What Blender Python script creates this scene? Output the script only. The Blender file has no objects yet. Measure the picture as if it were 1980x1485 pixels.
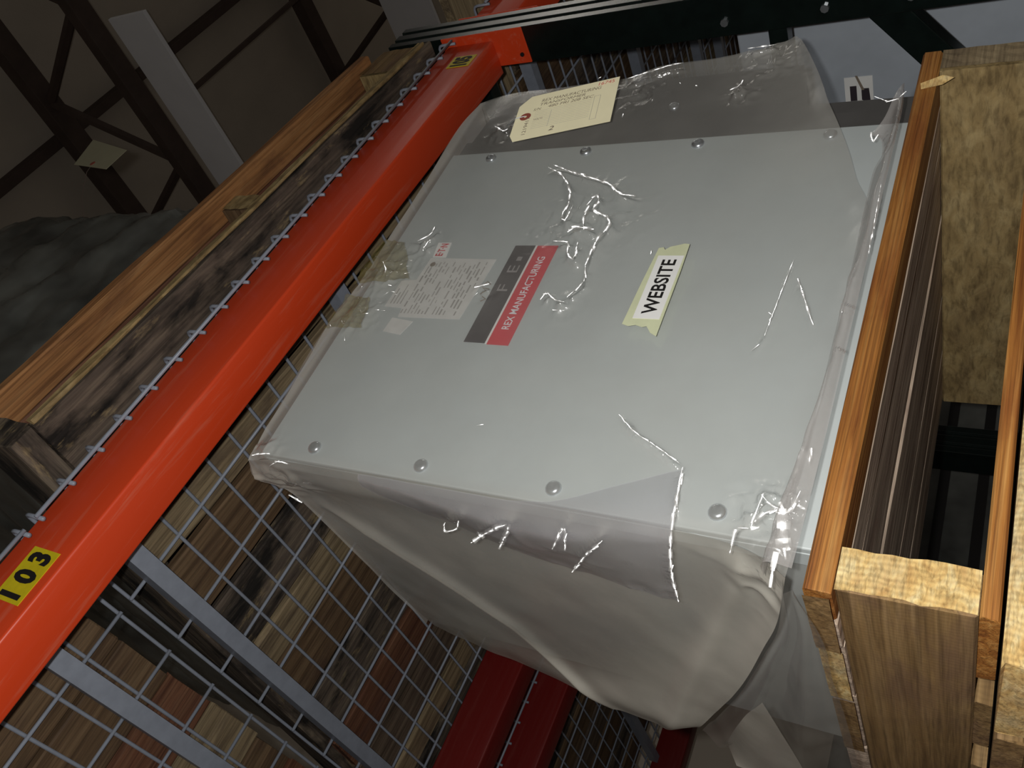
import bpy, bmesh, math, random
import numpy as np
from mathutils import Vector, Matrix, noise as mnoise

# ------------------------------------------------------------------ camera, light, world
SC = bpy.context.scene
COL = SC.collection
RIGHT = Vector((0.4022, 0.3326, -0.8530)).normalized()
BACK = Vector((-0.5511, -0.6560, -0.5157)).normalized()
UP = BACK.cross(RIGHT).normalized()
RIGHT = UP.cross(BACK).normalized()
cam_d = bpy.data.cameras.new('camera')
cam_d.sensor_width = 36.0
cam_d.lens = 29.581
cam_d.clip_start = 0.02
cam_d.clip_end = 200
cam = bpy.data.objects.new('camera', cam_d)
M = Matrix.Identity(4)
for i, v in enumerate((RIGHT, UP, BACK)):
    for r in range(3):
        M[r][i] = v[r]
cam.matrix_world = M
COL.objects.link(cam)
SC.camera = cam

w = bpy.data.worlds.new('world')
SC.world = w
w.use_nodes = True
w.node_tree.nodes['Background'].inputs[0].default_value = (1.0, 0.93, 0.82, 1)
w.node_tree.nodes['Background'].inputs[1].default_value = 0.070

fl = bpy.data.lights.new('camera_flash', 'POINT')          # the compact camera's own flash, beside the lens
fl.energy = 31
fl.color = (1.0, 0.98, 0.945)
fl.shadow_soft_size = 0.010
flo = bpy.data.objects.new('camera_flash', fl)
flo.location = RIGHT * -0.042 + UP * 0.014
COL.objects.link(flo)

al = bpy.data.lights.new('aisle_light_row', 'AREA')         # row of fluorescent fixtures over the aisle, away to the right
al.shape = 'RECTANGLE'
al.size = 9.0
al.size_y = 0.25
al.energy = 70
al.color = (1.0, 0.95, 0.86)
alo = bpy.data.objects.new('aisle_light_row', al)
alo.location = (10.5, -2.6, 4.85)
COL.objects.link(alo)

vs = SC.view_settings
SC.display_settings.display_device = 'sRGB'
vs.view_transform = 'Standard'
vs.look = 'None'
vs.exposure = 0.0
vs.gamma = 1.0
vs.use_curve_mapping = False
SC.cycles.transparent_max_bounces = 24
SC.cycles.max_bounces = 8

rnd = random.Random(7)

# ------------------------------------------------------------------ helpers
def link(o, parent=None):
    COL.objects.link(o)
    if parent is not None:
        o.parent = parent
    return o

def mobj(name, verts, faces, mat, parent=None, loc=None, rot=None, smooth=False, shape=None):
    me = bpy.data.meshes.new(name)
    me.from_pydata([tuple(v) for v in verts], [], faces)
    me.update()
    if smooth:
        me.polygons.foreach_set('use_smooth', [True] * len(me.polygons))
    o = bpy.data.objects.new(name, me)
    if mat is not None:
        me.materials.append(mat)
    if loc is not None:
        o.location = loc
    if rot is not None:
        o.rotation_euler = rot
    return link(o, parent)

def bm_obj(name, bm, mat, parent=None, loc=None, rot=None, smooth=False):
    me = bpy.data.meshes.new(name)
    bmesh.ops.recalc_face_normals(bm, faces=bm.faces)
    bm.to_mesh(me)
    bm.free()
    if smooth:
        me.polygons.foreach_set('use_smooth', [True] * len(me.polygons))
    me.materials.append(mat)
    o = bpy.data.objects.new(name, me)
    if loc is not None:
        o.location = loc
    if rot is not None:
        o.rotation_euler = rot
    return link(o, parent)

def copy_obj(src, parent, loc=None, rot=None):
    o = src.copy()
    COL.objects.link(o)
    o.parent = parent
    if loc is not None:
        o.location = loc
    if rot is not None:
        o.rotation_euler = rot
    return o

def tag(o, label, cat, group=None, kind=None):
    o['label'] = label
    o['category'] = cat
    if group:
        o['group'] = group
    if kind:
        o['kind'] = kind
    return o

def thing(name, label, cat, loc=(0, 0, 0), rotz=0.0, group=None):
    o = bpy.data.objects.new(name, None)
    o.empty_display_size = 0.05
    o.location = loc
    o.rotation_euler = (0, 0, rotz)
    COL.objects.link(o)
    return tag(o, label, cat, group, 'thing')

def box_bm(x0, x1, y0, y1, z0, z1, bevel=0.0, seg=2, bm=None):
    bm = bm or bmesh.new()
    vs_ = [bm.verts.new((x, y, z)) for x in (x0, x1) for y in (y0, y1) for z in (z0, z1)]
    fs = [bm.faces.new([vs_[i] for i in f]) for f in
          ((0, 1, 3, 2), (4, 6, 7, 5), (0, 4, 5, 1), (2, 3, 7, 6), (0, 2, 6, 4), (1, 5, 7, 3))]
    if bevel > 0:
        es = list({e for f in fs for e in f.edges})
        bmesh.ops.bevel(bm, geom=es, offset=bevel, segments=seg, profile=0.5, affect='EDGES')
    return bm

def box(name, mat, parent, x0, x1, y0, y1, z0, z1, bevel=0.0, seg=2, smooth=False):
    return bm_obj(name, box_bm(x0, x1, y0, y1, z0, z1, bevel, seg), mat, parent, smooth=smooth)

def prism(name, mat, parent, pts, a0, a1, axis='y', bevel=0.0):
    """polygon pts extruded from a0 to a1 along axis ('y': pts are x,z; 'x': pts are y,z; 'z': pts are x,y)"""
    bm = bmesh.new()
    def P(p, a):
        return {'y': (p[0], a, p[1]), 'x': (a, p[0], p[1]), 'z': (p[0], p[1], a)}[axis]
    A = [bm.verts.new(P(p, a0)) for p in pts]
    B = [bm.verts.new(P(p, a1)) for p in pts]
    bm.faces.new(A)
    bm.faces.new(B[::-1])
    n = len(pts)
    for i in range(n):
        bm.faces.new((A[i], B[i], B[(i + 1) % n], A[(i + 1) % n]))
    if bevel:
        bmesh.ops.bevel(bm, geom=list(bm.edges), offset=bevel, segments=1, affect='EDGES')
    return bm_obj(name, bm, mat, parent)

def tube(pts, r, n=6, cap=True):
    pts = [Vector(p) for p in pts]
    V, F = [], []
    ref = None
    for i, p in enumerate(pts):
        t = (pts[min(i + 1, len(pts) - 1)] - pts[max(i - 1, 0)]).normalized()
        if ref is None:
            ref = t.orthogonal().normalized()
        ref = (ref - t * ref.dot(t)).normalized()
        b = t.cross(ref)
        for k in range(n):
            a = 2 * math.pi * k / n
            V.append(p + ref * (math.cos(a) * r) + b * (math.sin(a) * r))
    for i in range(len(pts) - 1):
        for k in range(n):
            F.append((i * n + k, i * n + (k + 1) % n, (i + 1) * n + (k + 1) % n, (i + 1) * n + k))
    if cap:
        F.append(tuple(range(n - 1, -1, -1)))
        F.append(tuple((len(pts) - 1) * n + k for k in range(n)))
    return V, F

def text_mesh(body, size=1.0, bold=0.0, shear=0.0):
    cu = bpy.data.curves.new('lettering', 'FONT')
    cu.body = body
    cu.size = size
    cu.align_x = 'CENTER'
    cu.align_y = 'CENTER'
    cu.offset = bold
    cu.shear = shear
    cu.resolution_u = 3
    o = bpy.data.objects.new('lettering', cu)
    COL.objects.link(o)
    dg = bpy.context.evaluated_depsgraph_get()
    me = bpy.data.meshes.new_from_object(o.evaluated_get(dg))
    bpy.data.objects.remove(o)
    bpy.data.curves.remove(cu)
    return me

def text(name, body, mat, parent, origin, right, up, wd, ht, bold=0.0, shear=0.0):
    """flat lettering, stretched to wd x ht, centred on origin in its parent's space"""
    me = text_mesh(body, 1.0, bold, shear)
    n = len(me.vertices)
    co = np.empty(n * 3)
    me.vertices.foreach_get('co', co)
    co = co.reshape(-1, 3)
    lo, hi = co.min(0), co.max(0)
    c = (lo + hi) / 2
    s = np.array([wd / max(hi[0] - lo[0], 1e-6), ht / max(hi[1] - lo[1], 1e-6)])
    R, U, Oo = np.array(right, float), np.array(up, float), np.array(origin, float)
    R /= np.linalg.norm(R)
    U /= np.linalg.norm(U)
    out = Oo + np.outer((co[:, 0] - c[0]) * s[0], R) + np.outer((co[:, 1] - c[1]) * s[1], U)
    me.vertices.foreach_set('co', out.ravel())
    me.update()
    me.materials.clear()
    me.materials.append(mat)
    o = bpy.data.objects.new(name, me)
    return link(o, parent)

def quad(name, mat, parent, pts):
    return mobj(name, pts, [tuple(range(len(pts)))], mat, parent)

# ------------------------------------------------------------------ materials
def mat_new(name):
    m = bpy.data.materials.new(name)
    m.use_nodes = True
    nt = m.node_tree
    nt.nodes.clear()
    out = nt.nodes.new('ShaderNodeOutputMaterial')
    return m, nt, out

def N(nt, t, **kw):
    n = nt.nodes.new('ShaderNode' + t)
    for k, v in kw.items():
        setattr(n, k, v)
    return n

def ramp(nt, stops, fac):
    r = N(nt, 'ValToRGB')
    el = r.color_ramp.elements
    while len(el) < len(stops):
        el.new(0.5)
    for e, (p, c) in zip(el, stops):
        e.position = p
        e.color = tuple(c) + (1,) if len(c) == 3 else c
    nt.links.new(fac, r.inputs[0])
    return r

def rand_coords(nt, scale):
    tc = N(nt, 'TexCoord')
    oi = N(nt, 'ObjectInfo')
    vm = N(nt, 'VectorMath', operation='SCALE')
    vm.inputs[0].default_value = (17.3, 9.1, 5.7)
    nt.links.new(oi.outputs['Random'], vm.inputs['Scale'])
    mp = N(nt, 'Mapping')
    mp.inputs['Scale'].default_value = scale
    nt.links.new(tc.outputs['Object'], mp.inputs['Vector'])
    ad = N(nt, 'VectorMath', operation='ADD')
    nt.links.new(mp.outputs[0], ad.inputs[0])
    nt.links.new(vm.outputs[0], ad.inputs[1])
    return ad.outputs[0]

def noise_t(nt, vec, scale, detail=4, rough=0.6, dist=0.0):
    n = N(nt, 'TexNoise')
    n.inputs['Scale'].default_value = scale
    n.inputs['Detail'].default_value = detail
    n.inputs['Roughness'].default_value = rough
    n.inputs['Distortion'].default_value = dist
    nt.links.new(vec, n.inputs['Vector'])
    return n.outputs['Fac']

def mixc(nt, fac, a, b, blend='MIX'):
    m = N(nt, 'Mix', data_type='RGBA', blend_type=blend)
    for sock, v in ((m.inputs[0], fac), (m.inputs[6], a), (m.inputs[7], b)):
        if hasattr(v, 'links'):
            nt.links.new(v, sock)
        elif isinstance(v, (int, float)):
            sock.default_value = v
        else:
            sock.default_value = tuple(v) + (1,)
    return m.outputs[2]

def principled(nt, out, color, rough=0.5, metal=0.0, spec=0.5, bump=None, bump_s=0.2, bump_d=0.002, coat=0.0):
    p = N(nt, 'BsdfPrincipled')
    if hasattr(color, 'links'):
        nt.links.new(color, p.inputs['Base Color'])
    else:
        p.inputs['Base Color'].default_value = tuple(color) + (1,)
    if hasattr(rough, 'links'):
        nt.links.new(rough, p.inputs['Roughness'])
    else:
        p.inputs['Roughness'].default_value = rough
    p.inputs['Metallic'].default_value = metal
    p.inputs['Specular IOR Level'].default_value = spec
    p.inputs['Coat Weight'].default_value = coat
    if bump is not None:
        b = N(nt, 'Bump')
        b.inputs['Strength'].default_value = bump_s
        b.inputs['Distance'].default_value = bump_d
        nt.links.new(bump, b.inputs['Height'])
        nt.links.new(b.outputs[0], p.inputs['Normal'])
    nt.links.new(p.outputs[0], out.inputs[0])
    return p

def m_plain(name, color, rough=0.5, metal=0.0, spec=0.5, mottle=0.12, scale=30, coat=0.0, bump=0.0):
    m, nt, out = mat_new(name)
    v = rand_coords(nt, (1, 1, 1))
    f = noise_t(nt, v, scale, 3)
    dk = [c * (1 - mottle) for c in color]
    lt = [min(1, c * (1 + mottle)) for c in color]
    r = ramp(nt, [(0.3, dk), (0.7, lt)], f)
    principled(nt, out, r.outputs[0], rough, metal, spec, f if bump else None, bump, 0.001, coat)
    return m

def m_wood(name, c0, c1, c2, stain=(0.03, 0.025, 0.02), amount=0.4, rough=0.75, grain=(2.2, 40, 40), spec=0.25, light=None, saw=0.0, cut=0.5):
    """grain runs along the object's own x"""
    m, nt, out = mat_new(name)
    v = rand_coords(nt, grain)
    g = noise_t(nt, v, 1.6, 6, 0.65, 0.6)
    r = ramp(nt, [(0.32, c0), (0.5, c1), (0.68, c2)], g)
    col = r.outputs[0]
    v2 = rand_coords(nt, (3.0, 9.0, 9.0))
    s = noise_t(nt, v2, 2.2, 5, 0.62, 0.3)
    sr = ramp(nt, [(cut, (0, 0, 0)), (cut + 0.16, (1, 1, 1))], s)
    sm = N(nt, 'Math', operation='MULTIPLY')
    nt.links.new(sr.outputs[0], sm.inputs[0])
    sm.inputs[1].default_value = amount
    col = mixc(nt, sm.outputs[0], col, stain)
    if light is not None:
        v3 = rand_coords(nt, (6, 22, 22))
        l = noise_t(nt, v3, 2.0, 5, 0.7)
        lr = ramp(nt, [(0.58, (0, 0, 0)), (0.72, (0.75, 0.75, 0.75))], l)
        col = mixc(nt, lr.outputs[0], col, light)
    v4 = rand_coords(nt, (grain[0] * 1.6, grain[1] * 3.5, grain[2] * 3.5))
    k4 = noise_t(nt, v4, 2.0, 3, 0.6, 0.4)
    r4 = ramp(nt, [(0.34, (0.38, 0.36, 0.35)), (0.52, (1, 1, 1)), (0.75, (1.25, 1.22, 1.18))], k4)
    col = mixc(nt, 0.6, col, r4.outputs[0], 'MULTIPLY')
    h = g
    if saw:
        tc = N(nt, 'TexCoord')
        wv = N(nt, 'TexWave', wave_type='BANDS', bands_direction='X')
        wv.inputs['Scale'].default_value = 60
        wv.inputs['Distortion'].default_value = 6
        wv.inputs['Detail'].default_value = 3
        nt.links.new(tc.outputs['Object'], wv.inputs['Vector'])
        col = mixc(nt, saw, col, wv.outputs['Color'], 'OVERLAY')
    principled(nt, out, col, rough, 0, spec, h, 0.55, 0.0025)
    return m

W_ORANGE = m_wood('wood_orange', (0.170, 0.056, 0.011), (0.311, 0.126, 0.026), (0.444, 0.222, 0.063), (0.18, 0.05, 0.012), 0.5, 0.6, (2.2, 70, 90), 0.35)
W_GREY = m_wood('wood_weathered_grey', (0.057, 0.040, 0.027), (0.112, 0.081, 0.056), (0.179, 0.135, 0.096), (0.06, 0.035, 0.03), 0.5)
W_BROWN = m_wood('wood_brown', (0.071, 0.042, 0.023), (0.123, 0.077, 0.041), (0.175, 0.116, 0.065), (0.06, 0.035, 0.025), 0.6)
W_RUNNER = m_wood('wood_runner_brown', (0.144, 0.083, 0.032), (0.216, 0.133, 0.054), (0.288, 0.187, 0.086), (0.14, 0.08, 0.05), 0.6, saw=0.06)
W_OLIVE = m_wood('wood_olive_tan', (0.173, 0.119, 0.051), (0.270, 0.194, 0.086), (0.356, 0.270, 0.130), (0.10, 0.065, 0.04), 0.28, grain=(12, 22, 22))
W_TAN = m_wood('wood_tan', (0.150, 0.112, 0.064), (0.235, 0.178, 0.104), (0.33, 0.26, 0.155), (0.08, 0.055, 0.04), 0.6)
W_YELLOW = m_wood('wood_fresh_cut', (0.407, 0.244, 0.085), (0.533, 0.370, 0.148), (0.607, 0.488, 0.252), (0.30, 0.26, 0.20), 0.35, 0.85, (30, 30, 60), 0.2, saw=0.12)
W_UNDER = m_wood('wood_underside', (0.333, 0.263, 0.203), (0.527, 0.412, 0.316), (0.737, 0.597, 0.474), (0.16, 0.08, 0.06), 0.5)
W_BLACK = m_wood('wood_blackened', (0.052, 0.042, 0.034), (0.102, 0.079, 0.061), (0.187, 0.150, 0.108), (0.012, 0.011, 0.010), 0.95, 0.85, (2.0, 30, 30), 0.2, light=(0.33, 0.25, 0.13), cut=0.47)
W_RED = m_wood('wood_red_brown', (0.083, 0.032, 0.018), (0.141, 0.062, 0.034), (0.187, 0.096, 0.054), (0.08, 0.04, 0.03), 0.5)
W_RUST = m_wood('wood_rusty_orange', (0.182, 0.078, 0.028), (0.301, 0.137, 0.050), (0.382, 0.200, 0.083), (0.12, 0.05, 0.025), 0.6)

def m_orange_paint(name, base, dirt=0.5, scuff=0.5):
    m, nt, out = mat_new(name)
    tc = N(nt, 'TexCoord')
    mp = N(nt, 'Mapping')
    mp.inputs['Scale'].default_value = (2.2, 34, 34)
    nt.links.new(tc.outputs['Object'], mp.inputs[0])
    a = noise_t(nt, mp.outputs[0], 1.5, 6, 0.7, 0.4)
    r = ramp(nt, [(0.55, (0, 0, 0)), (0.85, (scuff, scuff, scuff))], a)
    col = mixc(nt, r.outputs[0], base, (0.62, 0.26, 0.17))
    mp2 = N(nt, 'Mapping')
    mp2.inputs['Scale'].default_value = (9, 40, 40)
    nt.links.new(tc.outputs['Object'], mp2.inputs[0])
    b = noise_t(nt, mp2.outputs[0], 3, 6, 0.75)
    r2 = ramp(nt, [(0.70, (0, 0, 0)), (0.76, (dirt, dirt, dirt))], b)
    col = mixc(nt, r2.outputs[0], col, (0.10, 0.02, 0.012))
    rr = ramp(nt, [(0.3, (0.30, 0.30, 0.30)), (0.7, (0.55, 0.55, 0.55))], a)
    principled(nt, out, col, rr.outputs[0], 0, 0.5, a, 0.08, 0.001)
    return m

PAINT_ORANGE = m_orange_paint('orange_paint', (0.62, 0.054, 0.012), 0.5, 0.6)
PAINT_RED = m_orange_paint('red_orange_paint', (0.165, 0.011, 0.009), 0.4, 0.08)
PAINT_GREEN = m_plain('dark_green_paint', (0.0045, 0.0085, 0.0075), 0.22, 0, 0.6, 0.25, 40)
WIRE = m_plain('grey_wire_coating', (0.245, 0.272, 0.325), 0.42, 0.0, 0.5, 0.08, 50)
STEEL = m_plain('zinc_steel', (0.62, 0.66, 0.70), 0.28, 0.9, 0.5, 0.12, 80)
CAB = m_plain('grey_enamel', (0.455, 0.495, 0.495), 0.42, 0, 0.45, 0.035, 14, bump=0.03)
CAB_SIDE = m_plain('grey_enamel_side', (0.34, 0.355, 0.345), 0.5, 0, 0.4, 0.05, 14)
CAB_DARK = m_plain('dark_grey_enamel', (0.085, 0.082, 0.080), 0.5, 0, 0.4, 0.1, 14)
CAB_BLUE = m_plain('blue_grey_enamel', (0.40, 0.44, 0.49), 0.55, 0, 0.3, 0.05, 20)
YELLOW = m_plain('yellow_vinyl', (0.62, 0.50, 0.010), 0.45, 0, 0.4, 0.10, 60)
INK = m_plain('black_ink', (0.012, 0.011, 0.011), 0.55, 0, 0.3, 0.05)
INK_BROWN = m_plain('grey_pen_ink', (0.22, 0.18, 0.14), 0.8, 0, 0.1, 0.2)
INK_FAINT = m_plain('faint_print', (0.36, 0.35, 0.335), 0.8, 0, 0.1, 0.2)
INK_PALE = m_plain('pale_grey_print', (0.30, 0.28, 0.28), 0.8, 0, 0.1, 0.2)
INK_RED = m_plain('red_stamp_ink', (0.55, 0.10, 0.10), 0.7, 0, 0.2, 0.1)
WHITE = m_plain('white_paper', (0.82, 0.82, 0.80), 0.6, 0, 0.3, 0.03)
PLATE = m_plain('pale_plate', (0.66, 0.66, 0.64), 0.5, 0, 0.4, 0.06, 60)
RED = m_plain('red_print', (0.62, 0.030, 0.055), 0.45, 0, 0.4, 0.05)
DARK = m_plain('dark_print', (0.040, 0.032, 0.040), 0.45, 0, 0.4, 0.1)
MANILA = m_plain('manila_card', (0.84, 0.78, 0.53), 0.75, 0, 0.2, 0.04, 20)
MANILA_DULL = m_plain('dull_manila_card', (0.30, 0.28, 0.19), 0.75, 0, 0.2, 0.04, 20)
MASKING = m_plain('pale_green_tape', (0.62, 0.65, 0.43), 0.6, 0, 0.3, 0.05, 60)
REDBROWN = m_plain('brown_fibre_ring', (0.26, 0.065, 0.045), 0.7, 0, 0.2, 0.1)
ROOF = m_plain('brown_grey_roof_lining', (0.50, 0.44, 0.37), 0.9, 0, 0.1, 0.08, 2)
JOIST = m_plain('dark_brown_steel', (0.085, 0.060, 0.050), 0.7, 0, 0.2, 0.15, 8)
PALE = m_plain('pale_grey_sheet', (0.84, 0.84, 0.88), 0.8, 0, 0.2, 0.04, 3)
CONCRETE = m_plain('grey_concrete', (0.36, 0.34, 0.32), 0.9, 0, 0.2, 0.15, 2)

def m_film(name, haze=0.17, tint=(0.79, 0.775, 0.715), rough=0.07, ior=1.5, gloss=1.0, crumple=0.5):
    """clear plastic film: see-through, a little milky, with glossy reflections"""
    m, nt, out = mat_new(name)
    tc = N(nt, 'TexCoord')
    nz = noise_t(nt, tc.outputs['Object'], 9, 4, 0.6)
    hz = ramp(nt, [(0.3, (haze * 0.75,) * 3), (0.7, (haze * 1.3,) * 3)], nz)
    b = N(nt, 'Bump')
    b.inputs['Strength'].default_value = 1.0
    b.inputs['Distance'].default_value = 1.0
    n2 = noise_t(nt, tc.outputs['Object'], 26, 3, 0.5)
    n3 = noise_t(nt, tc.outputs['Object'], 105, 1.0, 0.5, 0.6)
    at = N(nt, 'Attribute', attribute_name='crease')
    m3 = N(nt, 'Math', operation='MULTIPLY')
    nt.links.new(n3, m3.inputs[0])
    nt.links.new(at.outputs['Fac'], m3.inputs[1])
    m4 = N(nt, 'Math', operation='MULTIPLY')
    nt.links.new(m3.outputs[0], m4.inputs[0])
    m4.inputs[1].default_value = 0.006
    m5 = N(nt, 'Math', operation='MULTIPLY_ADD')
    nt.links.new(n2, m5.inputs[0])
    m5.inputs[1].default_value = 0.0016 * crumple
    nt.links.new(m4.outputs[0], m5.inputs[2])
    nt.links.new(m5.outputs[0], b.inputs['Height'])
    mk = N(nt, 'Attribute', attribute_name='milky')
    hs = N(nt, 'Math', operation='ADD')
    nt.links.new(hz.outputs[0], hs.inputs[0])
    nt.links.new(mk.outputs['Fac'], hs.inputs[1])
    tr = N(nt, 'BsdfTransparent')
    df = N(nt, 'BsdfDiffuse')
    df.inputs['Color'].default_value = tuple(tint) + (1,)
    tl = N(nt, 'BsdfTranslucent')
    tl.inputs['Color'].default_value = tuple(tint) + (1,)
    m0 = N(nt, 'MixShader')
    m0.inputs[0].default_value = 0.3
    nt.links.new(df.outputs[0], m0.inputs[1])
    nt.links.new(tl.outputs[0], m0.inputs[2])
    m1 = N(nt, 'MixShader')
    nt.links.new(hs.outputs[0], m1.inputs[0])
    nt.links.new(tr.outputs[0], m1.inputs[1])
    nt.links.new(m0.outputs[0], m1.inputs[2])
    gl = N(nt, 'BsdfGlossy')
    gl.inputs['Roughness'].default_value = rough
    nt.links.new(b.outputs[0], gl.inputs['Normal'])
    lw = N(nt, 'LayerWeight')
    lw.inputs['Blend'].default_value = 0.5
    nt.links.new(b.outputs[0], lw.inputs['Normal'])
    pw = N(nt, 'Math', operation='POWER')
    nt.links.new(lw.outputs['Facing'], pw.inputs[0])
    pw.inputs[1].default_value = 4.0
    mu = N(nt, 'Math', operation='MULTIPLY_ADD')
    nt.links.new(pw.outputs[0], mu.inputs[0])
    mu.inputs[1].default_value = 0.45 * gloss
    mu.inputs[2].default_value = 0.10 * gloss
    m2 = N(nt, 'MixShader')
    nt.links.new(mu.outputs[0], m2.inputs[0])
    nt.links.new(m1.outputs[0], m2.inputs[1])
    nt.links.new(gl.outputs[0], m2.inputs[2])
    nt.links.new(m2.outputs[0], out.inputs[0])
    return m

FILM = m_film('clear_plastic_film', 0.18, rough=0.22)
FILM_SIDE = m_film('milky_plastic_film', 0.36, (0.76, 0.73, 0.64), 0.24)
FILM_HEM = m_film('bag_hem_film', 0.38, (0.78, 0.75, 0.73), 0.22)
FILM_PLEAT = m_film('pleat_film', 0.20, (0.74, 0.74, 0.80), 0.22)  # bluish haze tint stands in for the sheen on the pleat
FILM_GLINT = m_film('glint_film', 0.16, (0.80, 0.78, 0.74), 0.21, gloss=1.6)  # extra gloss for the facets that stand in for flash glints
FILM_THIN = m_film('thin_plastic_film', 0.11, (0.78, 0.75, 0.68), 0.22)
FILM_AMBER = m_film('yellowed_tape', 0.24, (0.42, 0.35, 0.10), 0.22)
BLACK_FILM = m_plain('dark_grey_plastic_film', (0.085, 0.088, 0.080), 0.26, 0, 0.6, 0.6, 6, bump=0.8)

# ------------------------------------------------------------------ setting
fl_o = box('floor', CONCRETE, None, -6, 14, -6, 3.75, -1.60, -1.50)
fl_o['kind'] = 'structure'
ce = box('ceiling', ROOF, None, -6, 14, -6, 3.75, 5.15, 5.25)
ce['kind'] = 'structure'
wb = box('wall_back', ROOF, None, -6, 14, 3.65, 3.75, -1.5, 5.15)
wb['kind'] = 'structure'

# ------------------------------------------------------------------ roof trusses and hanging sheets
def truss(x, label, period, phase):
    t = thing('roof_truss', label, 'roof truss', (x, 0, 4.2), 0, 'steel trusses under the roof')
    y0, y1 = -5.5, 3.63
    box('top_chord', JOIST, t, -0.06, 0.06, y0, y1, 0.735, 0.850, 0.005)
    box('bottom_chord', JOIST, t, -0.055, 0.055, y0, y1, -0.06, 0.02, 0.005)
    src = None
    y = phase
    k = 0
    pts = []
    while y < 3.55:
        pts.append((y, k % 2))
        y += period / 2
        k += 1
    Vv, Ff = tube([(0, -period / 4, -0.01), (0, period / 4, 0.75)], 0.028, 6)
    for i in range(len(pts) - 1):
        yc = (pts[i][0] + pts[i + 1][0]) / 2
        flip = pts[i][1] == 1
        if src is None:
            src = mobj('web_member', Vv, Ff, JOIST, t)
            o = src
        else:
            o = copy_obj(src, t)
        o.location = (0, yc, 0)
        o.rotation_euler = (0, 0, math.pi if flip else 0)
    return t

truss(2.82, 'dark steel roof truss, the one nearest the corner above the plastic-wrapped load', 0.92, -0.17)
truss(5.10, 'dark steel roof truss farther off, above the end of the upper pallet', 0.92, 0.05)
for x, lab in ((2.87, 'long pale grey sheet hanging under the nearer roof truss'), (4.98, 'pale grey sheet hanging under the farther roof truss, beyond the orange beam end')):
    s = box('hanging_sheet', PALE, None, -0.012, 0.012, 0.86 if x < 4 else -4, 3.6, -0.17 - (0.05 if x > 4 else 0), 0.11 + (0.09 if x > 4 else 0), 0.002)
    s.location = (x, 0, 3.96)
    tag(s, lab, 'hanging sheet', None, 'thing')
for k, (y, z, wd) in enumerate(((1.436, 5.1015, 0.057), (-0.62, 5.1015, 0.057), (3.3, 5.1015, 0.057))):
    s = box('roof_purlin', JOIST, None, -5, 13, -wd / 2, wd / 2, -0.047, 0.047, 0.004)
    s.location = (0, y, z)
    tag(s, ('dark roof purlin crossing the nearer truss above the wrapped load', 'dark roof purlin running over the near aisle side', 'dark roof purlin deepest in the bay roof')[k], 'roof purlin', None, 'thing')
s = box('roof_rod', JOIST, None, 2.9, 13, -0.012, 0.012, -0.012, 0.012)
s.location = (0, 1.35, 4.0)
tag(s, 'thin dark tie rod running on from the nearer hanging sheet', 'tie rod', None, 'thing')

# ------------------------------------------------------------------ rack: crossbeams
ZB, ZT = 0.887, 0.988
def crossbeam(label, x0, x1, y0, mat, plate=None):
    t = thing('rack_crossbeam', label, 'rack beam', (x0, y0, ZB), 0, 'orange rack beams')
    L = x1 - x0
    box('beam_tube', mat, t, 0, L, 0, 0.066, 0, ZT - ZB, 0.0035, 3, True)
    for px in ([L] if plate is None else plate):
        s = 1 if px > 0.1 else -1
        p = bmesh.new()
        box_bm(min(px, px + s * 0.004), max(px, px + s * 0.004), -0.016, 0.052, -0.066, ZT - ZB + 0.012, 0.0012, 1, p)
        bm_obj('end_plate', p, mat, t)
        Vv, Ff = tube([(px - 0.003, 0.034, -0.052), (px - 0.0003, 0.034, -0.052)], 0.004, 8)
        mobj('rivet', Vv, Ff, INK, t)
    return t

front_beam = crossbeam('orange rack beam with yellow number stickers running over the bagged cabinet', -1.3, 1.3115, 0.58, PAINT_ORANGE)
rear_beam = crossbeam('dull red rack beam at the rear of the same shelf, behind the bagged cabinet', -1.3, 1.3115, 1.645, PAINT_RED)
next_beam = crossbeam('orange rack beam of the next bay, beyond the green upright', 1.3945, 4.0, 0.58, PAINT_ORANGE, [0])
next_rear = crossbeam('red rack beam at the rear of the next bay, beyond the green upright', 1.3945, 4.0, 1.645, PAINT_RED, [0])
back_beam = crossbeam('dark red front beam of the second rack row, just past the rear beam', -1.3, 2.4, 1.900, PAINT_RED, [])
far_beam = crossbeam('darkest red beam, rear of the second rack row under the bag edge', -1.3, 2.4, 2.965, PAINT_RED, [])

def sticker(beam, xc, zc, wd, ht, body, lab):
    bx = beam.location
    x, z = xc - bx.x, zc - bx.z
    st = box('number_sticker', YELLOW, beam, x - wd / 2, x + wd / 2, -0.0009, -0.0002, z - ht / 2, z + ht / 2)
    st['label'] = lab
    text('digits', body, INK, st, (x, -0.0013, z), (1, 0, 0), (0, 0, 1), wd * 0.86, ht * 0.78, 0.055)
sticker(front_beam, 0.1435, 0.9275, 0.0665, 0.050, '1 0 3', 'yellow sticker with black number 103')
sticker(front_beam, 1.243, 0.9205, 0.039, 0.049, '105', 'small yellow sticker near the beam end')

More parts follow.
